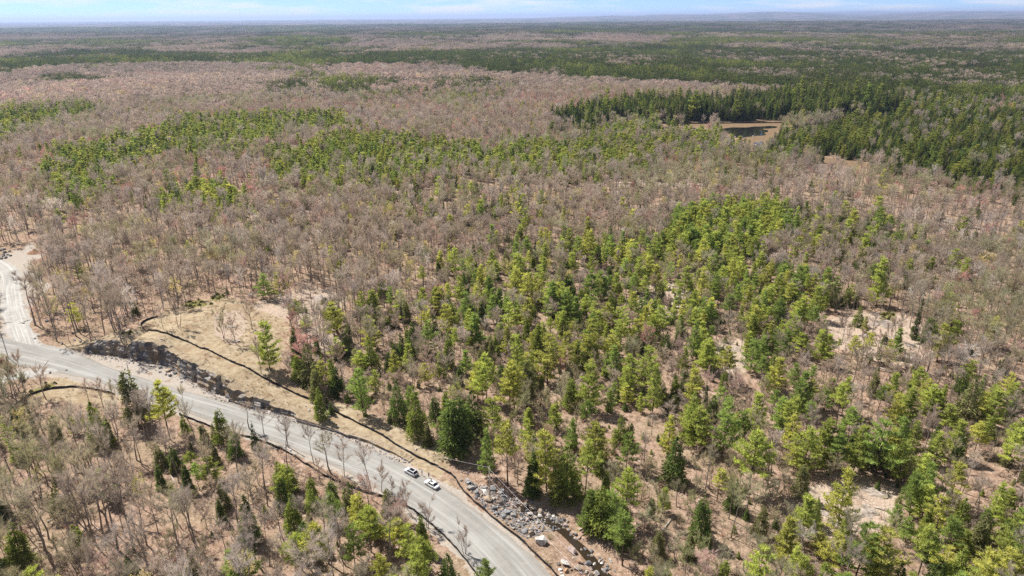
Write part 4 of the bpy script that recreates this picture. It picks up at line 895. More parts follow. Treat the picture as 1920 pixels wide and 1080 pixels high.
silt_fence([(335, 778), (370, 792), (430, 812), (495, 830), (520, 840), (548, 855), (575, 873), (600, 888), (640, 908), (665, 918), (700, 928), (737, 939), (770, 956), (790, 968), (805, 982), (825, 998), (840, 1013), (858, 1032), (872, 1050), (892, 1076), (905, 1096)], 'black silt fence along the lower edge of the gravel road')

# ------------------------------------------------------------------ poles and wires
M_POLE = simple('weathered_pole', (0.36, 0.32, 0.28), .85, var=.3, scale=2)
M_WIRE = simple('pale_cable', (0.62, 0.55, 0.56), .5, var=.05)
M_CERAM = simple('insulator_grey', (0.35, 0.34, 0.33), .4, var=.1)
pole_px = [(16, 672, 11.5, 'utility pole beside the road junction at the left edge'), (250, 733, 11.0, 'grey utility pole rising from the roadside below the rock cut'), (540, 838, 11.5, 'utility pole among leafless trees on the lower roadside'), (919, 941, 11.5, 'utility pole standing in the boulder heap by the road bend'), (1195, 1230, 11.5, 'utility pole past the bottom of the picture carrying the wires')]
tops = []
for a, b, h, lab in pole_px:
    x, y, z = (q[0] for q in at(a, b)); e = bpy.data.objects.new('utility_pole', None); C.objects.link(e); e.location = (x, y, z)
    e['label'] = lab; e['category'] = 'utility pole'; e['group'] = 'utility poles along the road'
    m = MB(); m.tube([(0, 0, -1), (0, 0, h*.5), (0, 0, h)], [.17, .145, .11], 10, cap=True); put('pole_shaft', m.mesh('pole_shaft', [M_POLE], True), e)
    m = MB(); m.tube([(-.1, 0, h-.55), (-.42, 0, h-.42)], [.03, .03], 6); put('bracket', m.mesh('bracket', [M_CERAM]), e)
    m = MB(); m.tube([(-.42, 0, h-.5), (-.42, 0, h-.42), (-.42, 0, h-.34), (-.42, 0, h-.26)], [.05, .09, .06, .07], 8, cap=True); put('insulator', m.mesh('insulator', [M_CERAM], True), e)
    m = MB(); m.box((-.16, 0, h*.70), (.16, .1, .14)); put('clamp', m.mesh('clamp', [M_CERAM]), e)
    tops.append((np.array([x-.42, y, z+h-.3]), np.array([x-.2, y, z+h*.70])))
between = ['from the junction to the rock cut', 'from the rock cut pole to the roadside tree pole', 'from the tree pole to the boulder heap pole', 'running off the bottom edge from the boulder heap pole']
for i in range(4):
    for w, (nm, sag) in enumerate((('upper', .9), ('lower', 1.2))):
        p, q = tops[i][w], tops[i+1][w]; ts = np.linspace(0, 1, 25); pts = p+(q-p)*ts[:, None]; pts[:, 2] -= sag*4*ts*(1-ts)
        m = MB(); m.tube(pts-p, [.023]*25, 5)
        put('overhead_wire', m.mesh('overhead_wire', [M_WIRE], True), None, '%s pale wire %s' % (nm, between[i]), 'wire', 'overhead wires', loc=p)

# ------------------------------------------------------------------ boulders and outcrops
def boulder_mesh(seed, flat=.7, n=13):
    r = np.random.default_rng(seed); bm = bmesh.new()
    P = rand_dirs(r, n)*[1, r.uniform(.62, .9), flat*r.uniform(.7, 1)]; P = np.clip(P, -.78, .78)
    for p in P: bm.verts.new(p*.62)
    res = bmesh.ops.convex_hull(bm, input=bm.verts[:]); bmesh.ops.delete(bm, geom=[v for v in bm.verts if not v.link_faces], context='VERTS')
    me = bpy.data.meshes.new('boulder'); bm.to_mesh(me); bm.free(); me.materials.append(M_BOULDER); return me
BM = [boulder_mesh(40+i, f) for i, f in enumerate((.75, .6, .85, .5, .7, .9, .65, .55, .8, .7))]
TINT = {'g': (.82, .84, .88), 'd': (.45, .47, .52), 'w': (1.45, 1.42, 1.36), 'p': (1.12, 1.08, 1.04), 't': (1.12, .92, .70), 'o': (1.25, .82, .52), 'k': (1.15, .95, .90), 'b': (.85, .72, .60)}
COLN = {'g': 'grey', 'd': 'dark grey', 'w': 'white', 'p': 'pale', 't': 'tan', 'o': 'orange-brown', 'k': 'pinkish', 'b': 'brown'}
blist = [(878, 904, 14, 'p'), (882, 916, 15, 'p'), (893, 925, 13, 'g'), (895, 932, 12, 'd'), (910, 927, 15, 'w'), (911, 915, 9, 'p'), (916, 938, 18, 't'), (923, 916, 9, 'd'), (939, 923, 14, 'w'), (904, 920, 8, 'w'), (937, 946, 16, 'b'), (950, 962, 19, 'g'), (963, 968, 13, 'p'), (987, 958, 12, 'd'), (1000, 956, 11, 't'), (979, 966, 12, 'g'), (994, 965, 12, 'p'), (1016, 960, 9, 'g'), (1029, 968, 9, 'p'), (1012, 969, 9, 'w'), (975, 955, 9, 'b'), (865, 901, 6, 'g'),
 (1014, 1018, 27, 'w'), (1072, 1035, 22, 'k'), (1059, 1059, 19, 'w'), (1062, 1072, 12, 'o'), (1088, 1055, 14, 'o'), (1084, 1067, 18, 'b'), (1102, 1059, 14, 'g'), (1115, 1059, 8, 'w'), (1100, 1073, 9, 'w'), (1132, 1072, 14, 'p'), (1119, 1077, 12, 'p'), (1109, 1067, 10, 'k'), (1097, 1031, 9, 'g'), (1047, 977, 12, 'p'), (1038, 969, 8, 'w'), (990, 977, 12, 'k'), (1035, 976, 9, 'g'), (1007, 981, 9, 'p'), (997, 1002, 16, 't'), (984, 997, 14, 'g'), (1004, 994, 9, 'k'), (1077, 1000, 12, 't'), (1075, 1047, 5, 'w'),
 (302, 690, 8, 'd'), (316, 696, 11, 't'), (301, 698, 6, 'g'), (320, 705, 8, 'd'), (329, 701, 9, 'd'), (347, 703, 11, 'k'), (257, 674, 9, 'o'), (247, 677, 7, 'g'), (336, 697, 6, 'g'), (311, 703, 5, 'g'), (325, 694, 6, 'd'), (340, 710, 7, 'p'),
 (595, 766, 7, 'w'), (601, 772, 8, 'w'), (608, 768, 7, 'w'), (612, 775, 8, 'w'), (617, 781, 7, 'w'), (598, 778, 7, 'p'), (590, 772, 6, 'p'), (580, 770, 6, 'w'), (605, 782, 7, 'k'), (615, 790, 6, 'g'), (625, 796, 7, 'b'), (604, 790, 7, 'g'), (635, 803, 6, 'g'), (592, 784, 6, 'g'),
 (3, 470, 9, 'd'), (9, 474, 8, 'p'), (14, 478, 8, 'g'), (5, 480, 9, 'd'), (11, 484, 8, 'g'), (2, 486, 8, 'd'), (17, 472, 7, 'w'), (8, 468, 6, 'g'), (20, 480, 6, 'd'), (26, 462, 7, 'b'), (34, 459, 7, 'b'), (88, 603, 7, 'd'), (136, 626, 8, 'd'), (44, 607, 6, 'p'), (72, 583, 6, 'b'), (240, 622, 12, 't'), (140, 638, 6, 'p'), (150, 641, 6, 'p'), (116, 645, 6, 'g'), (66, 636, 5, 'd'), (72, 631, 5, 'd'), (125, 695, 5, 'd'), (95, 700, 7, 'k'), (1735, 632, 9, 'd'), (1310, 945, 6, 'p'), (1488, 950, 6, 'g'), (1507, 945, 6, 'g'), (172, 872, 6, 'p'), (545, 845, 5, 'w'), (553, 853, 6, 'w'), (535, 838, 5, 'w'), (1700, 690, 7, 'g'), (1768, 688, 7, 'p'), (780, 843, 5, 'p'), (770, 858, 5, 'p'), (760, 852, 5, 't'), (1422, 268, 5, 'w'), (1428, 271, 5, 'w'), (1418, 273, 5, 'w'), (1378, 257, 4, 'w'), (1412, 256, 4, 'w')]  # last five, at the pond: made-up white stones in place of water glints
r_ = np.random.default_rng(3)
HEAP = raster([[(872, 905), (900, 908), (930, 918), (965, 935), (1010, 955), (1060, 975), (1068, 990), (1040, 995), (1010, 1005), (985, 1010), (940, 975), (890, 935)]])
cnt = 0
while cnt < 150:
    a, b = r_.uniform(866, 1068), r_.uniform(900, 1012)
    if look(HEAP, np.array([a]), np.array([b]))[0]: blist.append((a, b, float(np.clip(r_.lognormal(1.75, .45), 4, 14)), r_.choice(list('gggggddddpkbbt')))); cnt += 1
for a, b in zip(r_.uniform(1045, 1150, 22), r_.uniform(1048, 1082, 22)): blist.append((a, b, float(r_.uniform(4, 9)), r_.choice(list('gpkbow'))))
for a, b in zip(np.interp(np.linspace(0, 6, 46), range(7), [985, 1005, 1040, 1068, 1092, 1118, 1150])+r_.normal(size=46)*7, np.interp(np.linspace(0, 6, 46), range(7), [944, 952, 972, 995, 1022, 1048, 1076])+r_.normal(size=46)*4): blist.append((a, b, float(r_.uniform(4, 9)), r_.choice(list('ggdbbkp'))))
bx_, by_, bz_ = at([b[0] for b in blist], [b[1] for b in blist])
_, _, bd_ = project(bx_, by_, bz_)
BOULD_ITEMS = []
for i, (a, b, sz, c) in enumerate(blist):
    s = sz*bd_[i]/FPX
    o = put('boulder', BM[i % len(BM)], None, None, 'boulder'); o.location = (bx_[i], by_[i], bz_[i]+s*.20); o.rotation_euler = (r_.normal()*.25, r_.normal()*.25, r_.uniform(0, 6.28)); o.scale = (s, s*r_.uniform(.8, 1.1), s*r_.uniform(.75, 1.0))
    t = np.array(TINT[c])*r_.uniform(.72, 1.0)*(1.5 if c == 'w' else 1.12 if c in 'pt' else 1.0); o['tint'] = [float(q) for q in t]
    adj = ('big ' if sz > 15 else 'small ' if sz < 7 else '')+COLN[c]
    BOULD_ITEMS.append((o, a, b, adj, 'boulder', 'boulders by the road'))
# crushed stone between the boulders
n = 5200; gx = r_.uniform(860, 1075, n); gy = r_.uniform(895, 1018, n); ok = look(HEAP, gx, gy).astype(bool); gx, gy = gx[ok], gy[ok]
x, y, z = at(gx, gy); sc = r_.lognormal(-1.0, .45, len(x)).clip(.15, 1.0)
x2, y2, z2 = at(r_.uniform(160, 760, 900), np.zeros(900)+0) if False else (np.zeros(0),)*3
tt = np.array([TINT[c] for c in r_.choice(list('ggggdppkb'), len(x))])*r_.uniform(.75, 1.1, (len(x), 1))
instancer('stone_rubble', BM[:6], np.c_[x, y, z+sc*.15], r_.uniform(0, 6.28, len(x)), np.c_[sc, sc*.9, sc*.8], r_.integers(0, 6, len(x)), tt, 'crushed grey stone filling the gaps between the boulders')
# scree along the foot of the cut and on the verges
Q, s_ = resample(np.c_[CUT, CUTH], .25); nn = len(Q); t2 = tan2(Q[:, :2]); nb2 = np.stack([-t2[:, 1], t2[:, 0]], 1)
Q = np.repeat(Q, 3, 0); nb2 = np.repeat(nb2, 3, 0); off = -np.abs(r_.normal(size=len(Q)))*1.5-.2+.8*(r_.random(len(Q)) < .2); xy = Q[:, :2]+nb2*off[:, None]; sc = r_.lognormal(-1.25, .5, len(Q)).clip(.1, .9)
tt = np.array([TINT[c] for c in r_.choice(list('gddpkbt'), len(Q))])*r_.uniform(.7, 1.1, (len(Q), 1))
instancer('scree', BM[:6], np.c_[xy, height(xy[:, 0], xy[:, 1])+sc*.1], r_.uniform(0, 6.28, len(Q)), np.c_[sc, sc, sc*.8], r_.integers(0, 6, len(Q)), tt, 'broken stone scattered along the foot of the rock cut')

def outcrop(a, b, wpx, ratio, seed):
    x, y, z = (q[0] for q in at(a, b)); _, _, dep = project(x, y, z); Rr = .8*wpx*float(dep)/FPX/2
    r = np.random.default_rng(seed); nr, na_ = 7, 26; rot = r.uniform(-.5, .5); V = []; hmax = min(.6, .06*Rr+.2)
    ii, kk = np.mgrid[0:nr+1, 0:na_]; f = ii/nr; an = 2*math.pi*kk/na_
    rad = Rr*f*(.55+.75*vnoise(np.cos(an)*1.9+seed, np.sin(an)*1.9, seed)+.35*(hash2(kk*1.0, kk*0+3.0, seed)-.5))
    lx, ly = rad*np.cos(an), rad*np.sin(an)*ratio; gx_, gy_ = x+lx*math.cos(rot)-ly*math.sin(rot), y+lx*math.sin(rot)+ly*math.cos(rot)
    gz = height(gx_.ravel(), gy_.ravel()).reshape(gx_.shape)
    dz = np.where(ii < nr, hmax*(1-f**2.2)*(.45+.9*vnoise(gx_/1.6, gy_/1.6, seed))+.2*hash2(np.floor(gx_/1.1), np.floor(gy_/1.1), seed)-.05, -.35)
    V = np.stack([gx_-x, gy_-y, gz-z+dz], -1).reshape(-1, 3)
    F = [(i*na_+k, i*na_+(k+1) % na_, (i+1)*na_+(k+1) % na_, (i+1)*na_+k)[::-1] for i in range(1, nr) for k in range(na_)]+[tuple(na_+k for k in range(na_))[::1]]
    o = put('rock_outcrop', mesh_from('rock_outcrop', V, [f[::-1] for f in F[:-1]]+[F[-1]], [M_OUTCROP]), None, None, 'rock outcrop', loc=(x, y, z))
    return o
oc = [(600, 560, 62, .7), (628, 585, 40, .8), (585, 600, 30, .8), (432, 612, 30, .8), (412, 598, 20, .8), (442, 640, 26, .9), (610, 640, 26, .9), (1655, 608, 75, .6), (1622, 630, 34, .7), (1692, 668, 64, .6), (1708, 648, 40, .6), (1580, 637, 26, .7), (1562, 652, 22, .7), (1640, 692, 22, .7), (1560, 932, 46, .8), (1645, 925, 62, .7), (1625, 962, 70, .8), (1545, 962, 34, .8), (1592, 985, 30, .8), (1215, 562, 28, .7), (1252, 533, 26, .7), (1232, 578, 34, .7), (930, 572, 24, .9), (1380, 655, 24, .8), (405, 553, 20, .7), (1262, 345, 30, .6), (1200, 343, 34, .6), (470, 552, 22, .7), (1370, 690, 24, .7)]
OUT_ITEMS = [(outcrop(a, b, w, rt, 60+i), a, b, 'wide pale' if w > 40 else 'pale', 'rock outcrop', 'bare rock outcrops') for i, (a, b, w, rt) in enumerate(oc)]
# dirt pile beside the lot
m = MB(); r = np.random.default_rng(9); V = []
for i in range(7):
    for k in range(16):
        f = i/6; an = k/16*6.283; rad = 3.4*f*(1+.25*(hash2(np.array(float(k)), np.array(1.0), 4)-.5)); V.append((rad*math.cos(an)*1.5, rad*math.sin(an), 1.9*(1-f)**1.1*(1+.2*r.normal())-.1*f))
F = [(i*16+k, i*16+(k+1) % 16, (i+1)*16+(k+1) % 16, (i+1)*16+k)[::-1] for i in range(6) for k in range(16)]
x, y, z = (q[0] for q in at(66, 474))
put('dirt_pile', mesh_from('dirt_pile', V, F, [simple('brown_dirt', (.20, .11, .06), .95, var=.4, scale=1.5)], None, None, True), None, 'brown dirt pile beyond the bright gravel lot', 'dirt pile', loc=(x, y, z))

# ------------------------------------------------------------------ fallen logs
M_LOG = simple('weathered_log', (0.40, 0.36, 0.32), .9, var=.3); LOG_ITEMS = []
for i, (x1, y1, x2, y2) in enumerate([(657, 765, 690, 744), (600, 828, 640, 838), (35, 608, 58, 600), (190, 640, 240, 630), (300, 635, 310, 640), (1258, 975, 1235, 1005), (1190, 860, 1215, 880), (320, 892, 332, 912), (1085, 995, 1110, 985), (90, 980, 130, 955), (1700, 972, 1735, 985), (1640, 952, 1668, 960), (602, 522, 628, 528), (1000, 843, 1030, 838), (80, 690, 92, 676), (1650, 690, 1672, 700), (1330, 800, 1352, 815), (1120, 840, 1145, 850), (1560, 860, 1580, 872), (1440, 915, 1462, 905)]):
    xx, yy, zz_ = at([x1, x2], [y1, y2]); p = np.array([xx[0], yy[0], zz_[0]+.15]); q = np.array([xx[1], yy[1], zz_[1]+.3]); m = MB()
    m.tube([p-p, (q-p)*.5+[0, 0, .1], q-p], [.2, .16, .08], 7, cap=True)
    e = bpy.data.objects.new('fallen_log', None); C.objects.link(e); e.location = p; e['category'] = 'log'
    put('log_stem', m.mesh('log_stem', [M_LOG], True), e)
    for f in (.45, .62, .8):
        m = MB(); d = rand_dirs(r_, 1)[0]; d[2] = abs(d[2]); m.tube([(q-p)*f, (q-p)*f+d*r_.uniform(.6, 1.4)], [.05, .012], 4); put('broken_branch', m.mesh('broken_branch', [M_LOG]), e)
    LOG_ITEMS.append((e, (x1+x2)/2, (y1+y2)/2, 'fallen', 'bleached log', 'fallen logs'))

# ------------------------------------------------------------------ water
def water_mat(name, col):
    m, t, n, l, o = new_mat(name); b = node(t, 'ShaderNodeBsdfPrincipled'); b.inputs['Base Color'].default_value = (*col, 1); b.inputs['Roughness'].default_value = .03; b.inputs['IOR'].default_value = 1.33
    bp = node(t, 'ShaderNodeBump'); bp.inputs['Strength'].default_value = .03; bp.inputs['Distance'].default_value = .1; l.new(noise(t, .8, 2, .5, wpos(t)), bp.inputs['Height']); l.new(bp.outputs[0], b.inputs['Normal'])
    l.new(b.outputs[0], o.inputs[0]); return m
M_WATER = water_mat('dark_pond_water', (.012, .012, .011)); M_BROOK = water_mat('brown_stream_water', (.028, .02, .013))
def sheet(name, pix, z, mat, seed):
    P = np.array([flat_at(a, b, z) for a, b in pix]).reshape(-1, 2); P = np.r_[P, P[:1]]; P = smooth(P, 2); Q, s = resample(P, 2.5); Q = Q[:-1]
    c = Q.mean(0); rad = (vnoise(Q[:, 0]/7, Q[:, 1]/7, seed)-.5)*6+(3.5 if name == 'pond' else 0); Q = Q+(Q-c)/np.linalg.norm(Q-c, axis=1, keepdims=True)*rad[:, None]
    bm = bmesh.new(); vs = [bm.verts.new((a, b, z)) for a, b in Q]; f = bm.faces.new(vs); bm.normal_update()
    if f.normal.z < 0: f.normal_flip()
    bmesh.ops.triangulate(bm, faces=[f]); me = bpy.data.meshes.new(name); bm.to_mesh(me); bm.free(); me.materials.append(mat)
    return put(name, me, kind='structure')
sheet('pond', [(1340, 245.5), (1372, 240), (1400, 239.6), (1412, 237.6), (1458, 236.6), (1452, 240.5), (1416, 242.5), (1440, 245.5), (1424, 248.5), (1440, 252), (1404, 254), (1392, 258), (1374, 256), (1378, 250), (1352, 249)], -1.32, M_WATER, 3)
sheet('back_channel', [(1240, 230.5), (1300, 229.6), (1400, 229.2), (1500, 228.5), (1500, 230), (1400, 231.2), (1300, 232), (1245, 232.5)], -1.30, M_WATER, 5)
sheet('outlet_channel', [(1414, 268), (1428, 264), (1434, 270), (1424, 278), (1410, 280)], -1.28, M_WATER, 7)
sheet('far_pool', [(1590, 217), (1640, 214), (1640, 217), (1600, 220)], -1.0, M_WATER, 8)
o = ribbon('stream', STREAM, 1.25, M_BROOK, 0, cross=5, crown=0.0, step=1.5, jag=.6); me = o.data
co = np.empty(len(me.vertices)*3, np.float32); me.vertices.foreach_get('co', co); co = co.reshape(-1, 3)
hz_ = height(STREAM[:, 0], STREAM[:, 1]); dS = ((co[:, None, :2]-STREAM[None])**2).sum(-1).argmin(1); co[:, 2] = hz_[dS]+.22; me.vertices.foreach_set('co', co.ravel()); me.update()
# ------------------------------------------------------------------ cars
def paint(name, col):
    return simple(name, col, .28, .0, var=.03, spec=.5, coat=.6)
M_GLASS = simple('tinted_glass', (.012, .013, .016), .08, 0, var=.05, spec=.6)
M_TYRE = simple('tyre_rubber', (.018, .018, .018), .85, var=.2); M_RIM = simple('alloy_rim', (.42, .42, .44), .35, .8, var=.05)
M_TRIM = simple('black_trim', (.02, .02, .022), .5, var=.1); M_RED = simple('tail_lamp_red', (.35, .015, .012), .25, var=.05); M_LAMP = simple('head_lamp_clear', (.7, .72, .75), .15, var=.05)
def loft(name, secs, mat, parent, smooth_=True, close=True):
    """secs: list of rings of (x,y,z)"""
    V = [p for s in secs for p in s]; c = len(secs[0]); F = [(i*c+j, i*c+(j+1) % c, (i+1)*c+(j+1) % c, (i+1)*c+j) for i in range(len(secs)-1) for j in range(c)]
    if close: F += [tuple(range(c))[::-1], tuple((len(secs)-1)*c+j for j in range(c))]
    me = mesh_from(name, V, F, [mat], None, None, False)
    bm = bmesh.new(); bm.from_mesh(me); bmesh.ops.recalc_face_normals(bm, faces=bm.faces); bm.to_mesh(me); bm.free()
    return put(name, me, parent)
def panel(name, pts, mat, parent, th=.02):
    P = np.array(pts, float); n = np.cross(P[1]-P[0], P[2]-P[0]); n /= np.linalg.norm(n); c = len(P)
    V = list(P+n*th)+list(P-n*th); F = [tuple(range(c)), tuple(range(2*c-1, c-1, -1))]+[(i, c+i, c+(i+1) % c, (i+1) % c) for i in range(c)]
    return put(name, mesh_from(name, V, F, [mat]), parent)
def car(px, py, style, mat, label, roof_glass):
    x, y, _ = (q[0] for q in at(px, py)); d, _, _, al = pl_dist(np.array([x]), np.array([y]), ROAD)
    Q, s = resample(ROAD, 1.0); i = int(np.clip(np.argmin(np.hypot(Q[:, 0]-x, Q[:, 1]-y)), 2, len(Q)-3)); t = Q[i-2]-Q[i+2]; ang = math.atan2(t[1], t[0])
    e = bpy.data.objects.new('parked_car', None); C.objects.link(e); e.location = (x, y, .10); e.rotation_euler = (0, 0, ang)
    e['label'] = label; e['category'] = 'car'; e['group'] = 'cars parked on the gravel road'
    L_, Wd, Hh = (4.5, 1.86, 1.60) if style == 'hatch' else (4.85, 1.86, 1.46)
    hw = Wd/2
    if style == 'hatch': st = [(2.25, .55, .62, .84), (2.15, .30, .78, .93), (1.6, .22, .93, .97), (1.0, .22, 1.02, 1), (0, .22, 1.03, 1), (-1.2, .22, 1.05, 1), (-1.95, .26, 1.06, .97), (-2.2, .34, .98, .90), (-2.25, .5, .80, .85)]
    else: st = [(2.42, .5, .58, .82), (2.3, .28, .72, .92), (1.7, .20, .88, .97), (1.05, .20, .96, 1), (0, .20, .98, 1), (-1.2, .20, .99, 1), (-1.7, .24, 1.0, .98), (-2.25, .30, .97, .91), (-2.42, .46, .82, .84)]
    secs = []
    for sx, zb, zt, w in st:
        h_ = hw*w; secs.append([(sx, -h_*.86, zb), (sx, -h_, zb+.16), (sx, -h_, zt-.22), (sx, -h_*.93, zt-.05), (sx, -h_*.72, zt), (sx, h_*.72, zt), (sx, h_*.93, zt-.05), (sx, h_, zt-.22), (sx, h_, zb+.16), (sx, h_*.86, zb)])
    body = loft('body', secs, mat, e)
    # greenhouse corners: front base, front roof, rear roof, rear base
    if style == 'hatch': xf, xfr, xrr, xr, zb, zr = 1.12, .35, -1.55, -2.12, 1.0, Hh
    else: xf, xfr, xrr, xr, zb, zr = 1.15, .28, -1.05, -1.85, .95, Hh
    wb, wr = hw*.90, hw*.70
    xm = (xfr+xrr)/2
    rf = loft('roof', [[(xfr, -wr, zr-.05), (xfr, wr, zr-.05), (xfr, wr, zr-.10), (xfr, -wr, zr-.10)], [(xm, -wr*1.02, zr), (xm, wr*1.02, zr), (xm, wr*1.02, zr-.08), (xm, -wr*1.02, zr-.08)], [(xrr, -wr, zr-.06), (xrr, wr, zr-.06), (xrr, wr, zr-.12), (xrr, -wr, zr-.12)]], mat, e)
    if roof_glass == 'long': panel('sunroof', [(xfr-.12, -wr*.78, zr-.012), (xfr-.12, wr*.78, zr-.012), (xrr+.25, wr*.76, zr-.012), (xrr+.25, -wr*.76, zr-.012)], M_GLASS, rf, .022)
    else: panel('sunroof', [(xfr-.15, -wr*.62, zr-.005), (xfr-.15, wr*.62, zr-.005), (xm+.05, wr*.62, zr+.004), (xm+.05, -wr*.62, zr+.004)], M_GLASS, rf, .018)
    panel('windscreen', [(xf, -wb, zb), (xf, wb, zb), (xfr, wr*.97, zr-.07), (xfr, -wr*.97, zr-.07)], M_GLASS, e)
    panel('rear_window', [(xr, wb*.92, zb+.02), (xr, -wb*.92, zb+.02), (xrr, -wr*.97, zr-.09), (xrr, wr*.97, zr-.09)], M_GLASS, e)
    for sgn in (-1, 1):
        panel('side_window', [(xf-.12, sgn*wb, zb), (xfr-.02, sgn*wr, zr-.09), (xrr+.02, sgn*wr, zr-.11), (xr+.15, sgn*wb*.98, zb+.03)], M_GLASS, e)
        for q in ((xf+.02, xfr+.02), (xr-.02, xrr-.03)):
            m = MB(); m.tube([(q[0], sgn*wb*1.0, zb-.02), (q[1], sgn*wr*1.0, zr-.07)], [.05, .045], 5); put('roof_pillar', m.mesh('roof_pillar', [mat], True), e)
        m = MB(); m.tube([(-.28, sgn*wb*1.01, zb-.02), (-.3, sgn*wr*1.01, zr-.09)], [.035, .035], 5); put('door_pillar', m.mesh('door_pillar', [M_TRIM]), e)
        m = MB(); m.box((.82, sgn*(hw+.08), zb+.06), (.16, .2, .13)); put('mirror', m.mesh('mirror', [mat]), e)
        for hx in (.25, -.75):
            m = MB(); m.box((hx, sgn*(hw+.008), zb-.2), (.2, .03, .035)); put('door_handle', m.mesh('door_handle', [M_TRIM]), e)
        m = MB(); m.box((st[1][0]-.02, sgn*hw*.66, st[1][2]-.12), (.18, .42, .12)); put('headlight', m.mesh('headlight', [M_LAMP]), e)
        m = MB(); m.box((st[-2][0]-.02, sgn*hw*.68, st[-2][2]-.16), (.12, .40, .15)); put('taillight', m.mesh('taillight', [M_RED]), e)
        for wx in (1.38, -1.36):
            m = MB(); m.tube([(wx, sgn*(hw-.22), .33), (wx, sgn*(hw-.20), .33), (wx, sgn*(hw+.01), .33), (wx, sgn*(hw+.02), .33)], [.28, .335, .335, .29], 18, cap=True)
            w_ = put('wheel', m.mesh('wheel', [M_TYRE], True), e)
            m = MB(); m.tube([(wx, sgn*(hw+.005), .33), (wx, sgn*(hw+.03), .33)], [.215, .2], 14, cap=True); put('rim', m.mesh('rim', [M_RIM]), w_)
    m = MB(); m.box((st[-1][0]-.02, 0, .62), (.05, .5, .12)); put('licence_plate', m.mesh('licence_plate', [M_LAMP]), e)
    m = MB(); m.box((st[-1][0]+.04, 0, .42), (.1, Wd*.8, .16)); put('rear_bumper', m.mesh('rear_bumper', [M_TRIM]), e)
    m = MB(); m.box((st[0][0]-.02, 0, .48), (.1, Wd*.7, .18)); put('front_grille', m.mesh('front_grille', [M_TRIM]), e)
car(771, 889, 'hatch', paint('silver_paint', (.62, .62, .66)), 'silver hatchback with long dark glass roof parked on the gravel road', 'long')
car(810, 912, 'sedan', paint('white_paint', (.80, .80, .82)), 'white sedan with small sunroof parked behind the silver hatchback', 'small')

# ------------------------------------------------------------------ two people standing between the cars
def person(px, py, top, legs, label, face_dir, hair):
    x, y, _ = (q[0] for q in at(px, py)); J = {}; bm = bmesh.new(); verts = []; rad = []
    def v(p, r): verts.append(bm.verts.new(p)); rad.append(r); return verts[-1]
    def chain(a, pts):
        for p, r in pts:
            b = v(p, r); bm.edges.new((a, b)); a = b
        return a
    pel = v((0, 0, .96), .15); chest = chain(pel, [((0, .01, 1.12), .145), ((0, .01, 1.30), .17), ((0, 0, 1.43), .13)])
    chain(chest, [((0, .01, 1.52), .062), ((0, .025, 1.60), .085), ((0, .03, 1.68), .095), ((0, .02, 1.75), .06)])
    for sgn in (-1, 1):
        chain(chest, [((sgn*.17, 0, 1.41), .075), ((sgn*.23, -.02, 1.15), .05), ((sgn*.22, .10, .93), .04), ((sgn*.215, .13, .86), .035), ((sgn*.21, .15, .79), .026)])
        chain(pel, [((sgn*.10, 0, .86), .10), ((sgn*.11, .02, .50), .065), ((sgn*.12, -.01, .10), .045), ((sgn*.125, .05, .045), .045), ((sgn*.13, .16, .03), .035)])
    me = bpy.data.meshes.new('body'); bm.to_mesh(me); bm.free(); ob = bpy.data.objects.new('tmp_body', me); C.objects.link(ob)
    md = ob.modifiers.new('skin', 'SKIN')
    for i, r in enumerate(rad): me.skin_vertices[0].data[i].radius = (r, r*(.78 if i < 4 else 1)); me.skin_vertices[0].data[i].use_root = (i == 0)
    ob.modifiers.new('sub', 'SUBSURF').levels = 1; ob.modifiers['sub'].render_levels = 1
    dg = bpy.context.evaluated_depsgraph_get(); m2 = bpy.data.meshes.new_from_object(ob.evaluated_get(dg)); bpy.data.objects.remove(ob)
    m2.materials.clear()
    for mt in (simple('skin_tone', (.45, .28, .2), .6, var=.05), top, legs, M_TRIM): m2.materials.append(mt)
    for p in m2.polygons:
        c = p.center; p.use_smooth = True
        p.material_index = 3 if c.z < .09 else 2 if c.z < .97 and abs(c.x) < .185 else 0 if (c.z > 1.49 or (abs(c.x) > .18 and c.z < .90)) else 1
    e = bpy.data.objects.new('person', None); C.objects.link(e); e.location = (x, y, .12); e.rotation_euler = (0, 0, face_dir); e['label'] = label; e['category'] = 'person'; e['group'] = 'people beside the cars'
    put('body', m2, e)
    b2 = bmesh.new(); bmesh.ops.create_icosphere(b2, subdivisions=2, radius=.115, matrix=Matrix.Translation((0, .005, 1.70)) @ Matrix.Diagonal((.92, 1.02, .95, 1)))
    bmesh.ops.delete(b2, geom=[q for q in b2.verts if q.co.y > .06 and q.co.z < 1.745 or q.co.z < 1.62], context='VERTS'); hm = bpy.data.meshes.new('hair'); b2.to_mesh(hm); b2.free(); hm.materials.append(hair); put('hair', hm, e)
    for sgn in (-1, 1):
        m = MB(); m.box((sgn*.035, .118, 1.66), (.022, .012, .012)); put('eye', m.mesh('eye', [M_TRIM]), e)
    m = MB(); m.tube([(0, .115, 1.665), (0, .145, 1.625), (0, .118, 1.618)], [.008, .016, .01], 5, cap=True); put('nose', m.mesh('nose', [MATS['skin_tone']], True), e)
    m = MB(); m.box((0, .118, 1.585), (.045, .01, .01)); put('mouth', m.mesh('mouth', [M_RED]), e)
    # hands: palm with four fingers and a thumb each
    for sgn in (-1, 1):
        m = MB(); m.box((sgn*.21, .155, .765), (.03, .075, .08))
        for q, ln in enumerate((.065, .08, .085, .07)):
            yy = .125+q*.02; m.tube([(sgn*.21, yy, .73), (sgn*.208, yy+.008, .73-ln*.5), (sgn*.2, yy+.02, .73-ln)], [.0095, .009, .007], 5, cap=True)
        m.tube([(sgn*.21, .19, .775), (sgn*.2, .215, .75), (sgn*.195, .222, .72)], [.011, .01, .008], 5, cap=True); put('hand', m.mesh('hand', [MATS['skin_tone']], True), e)
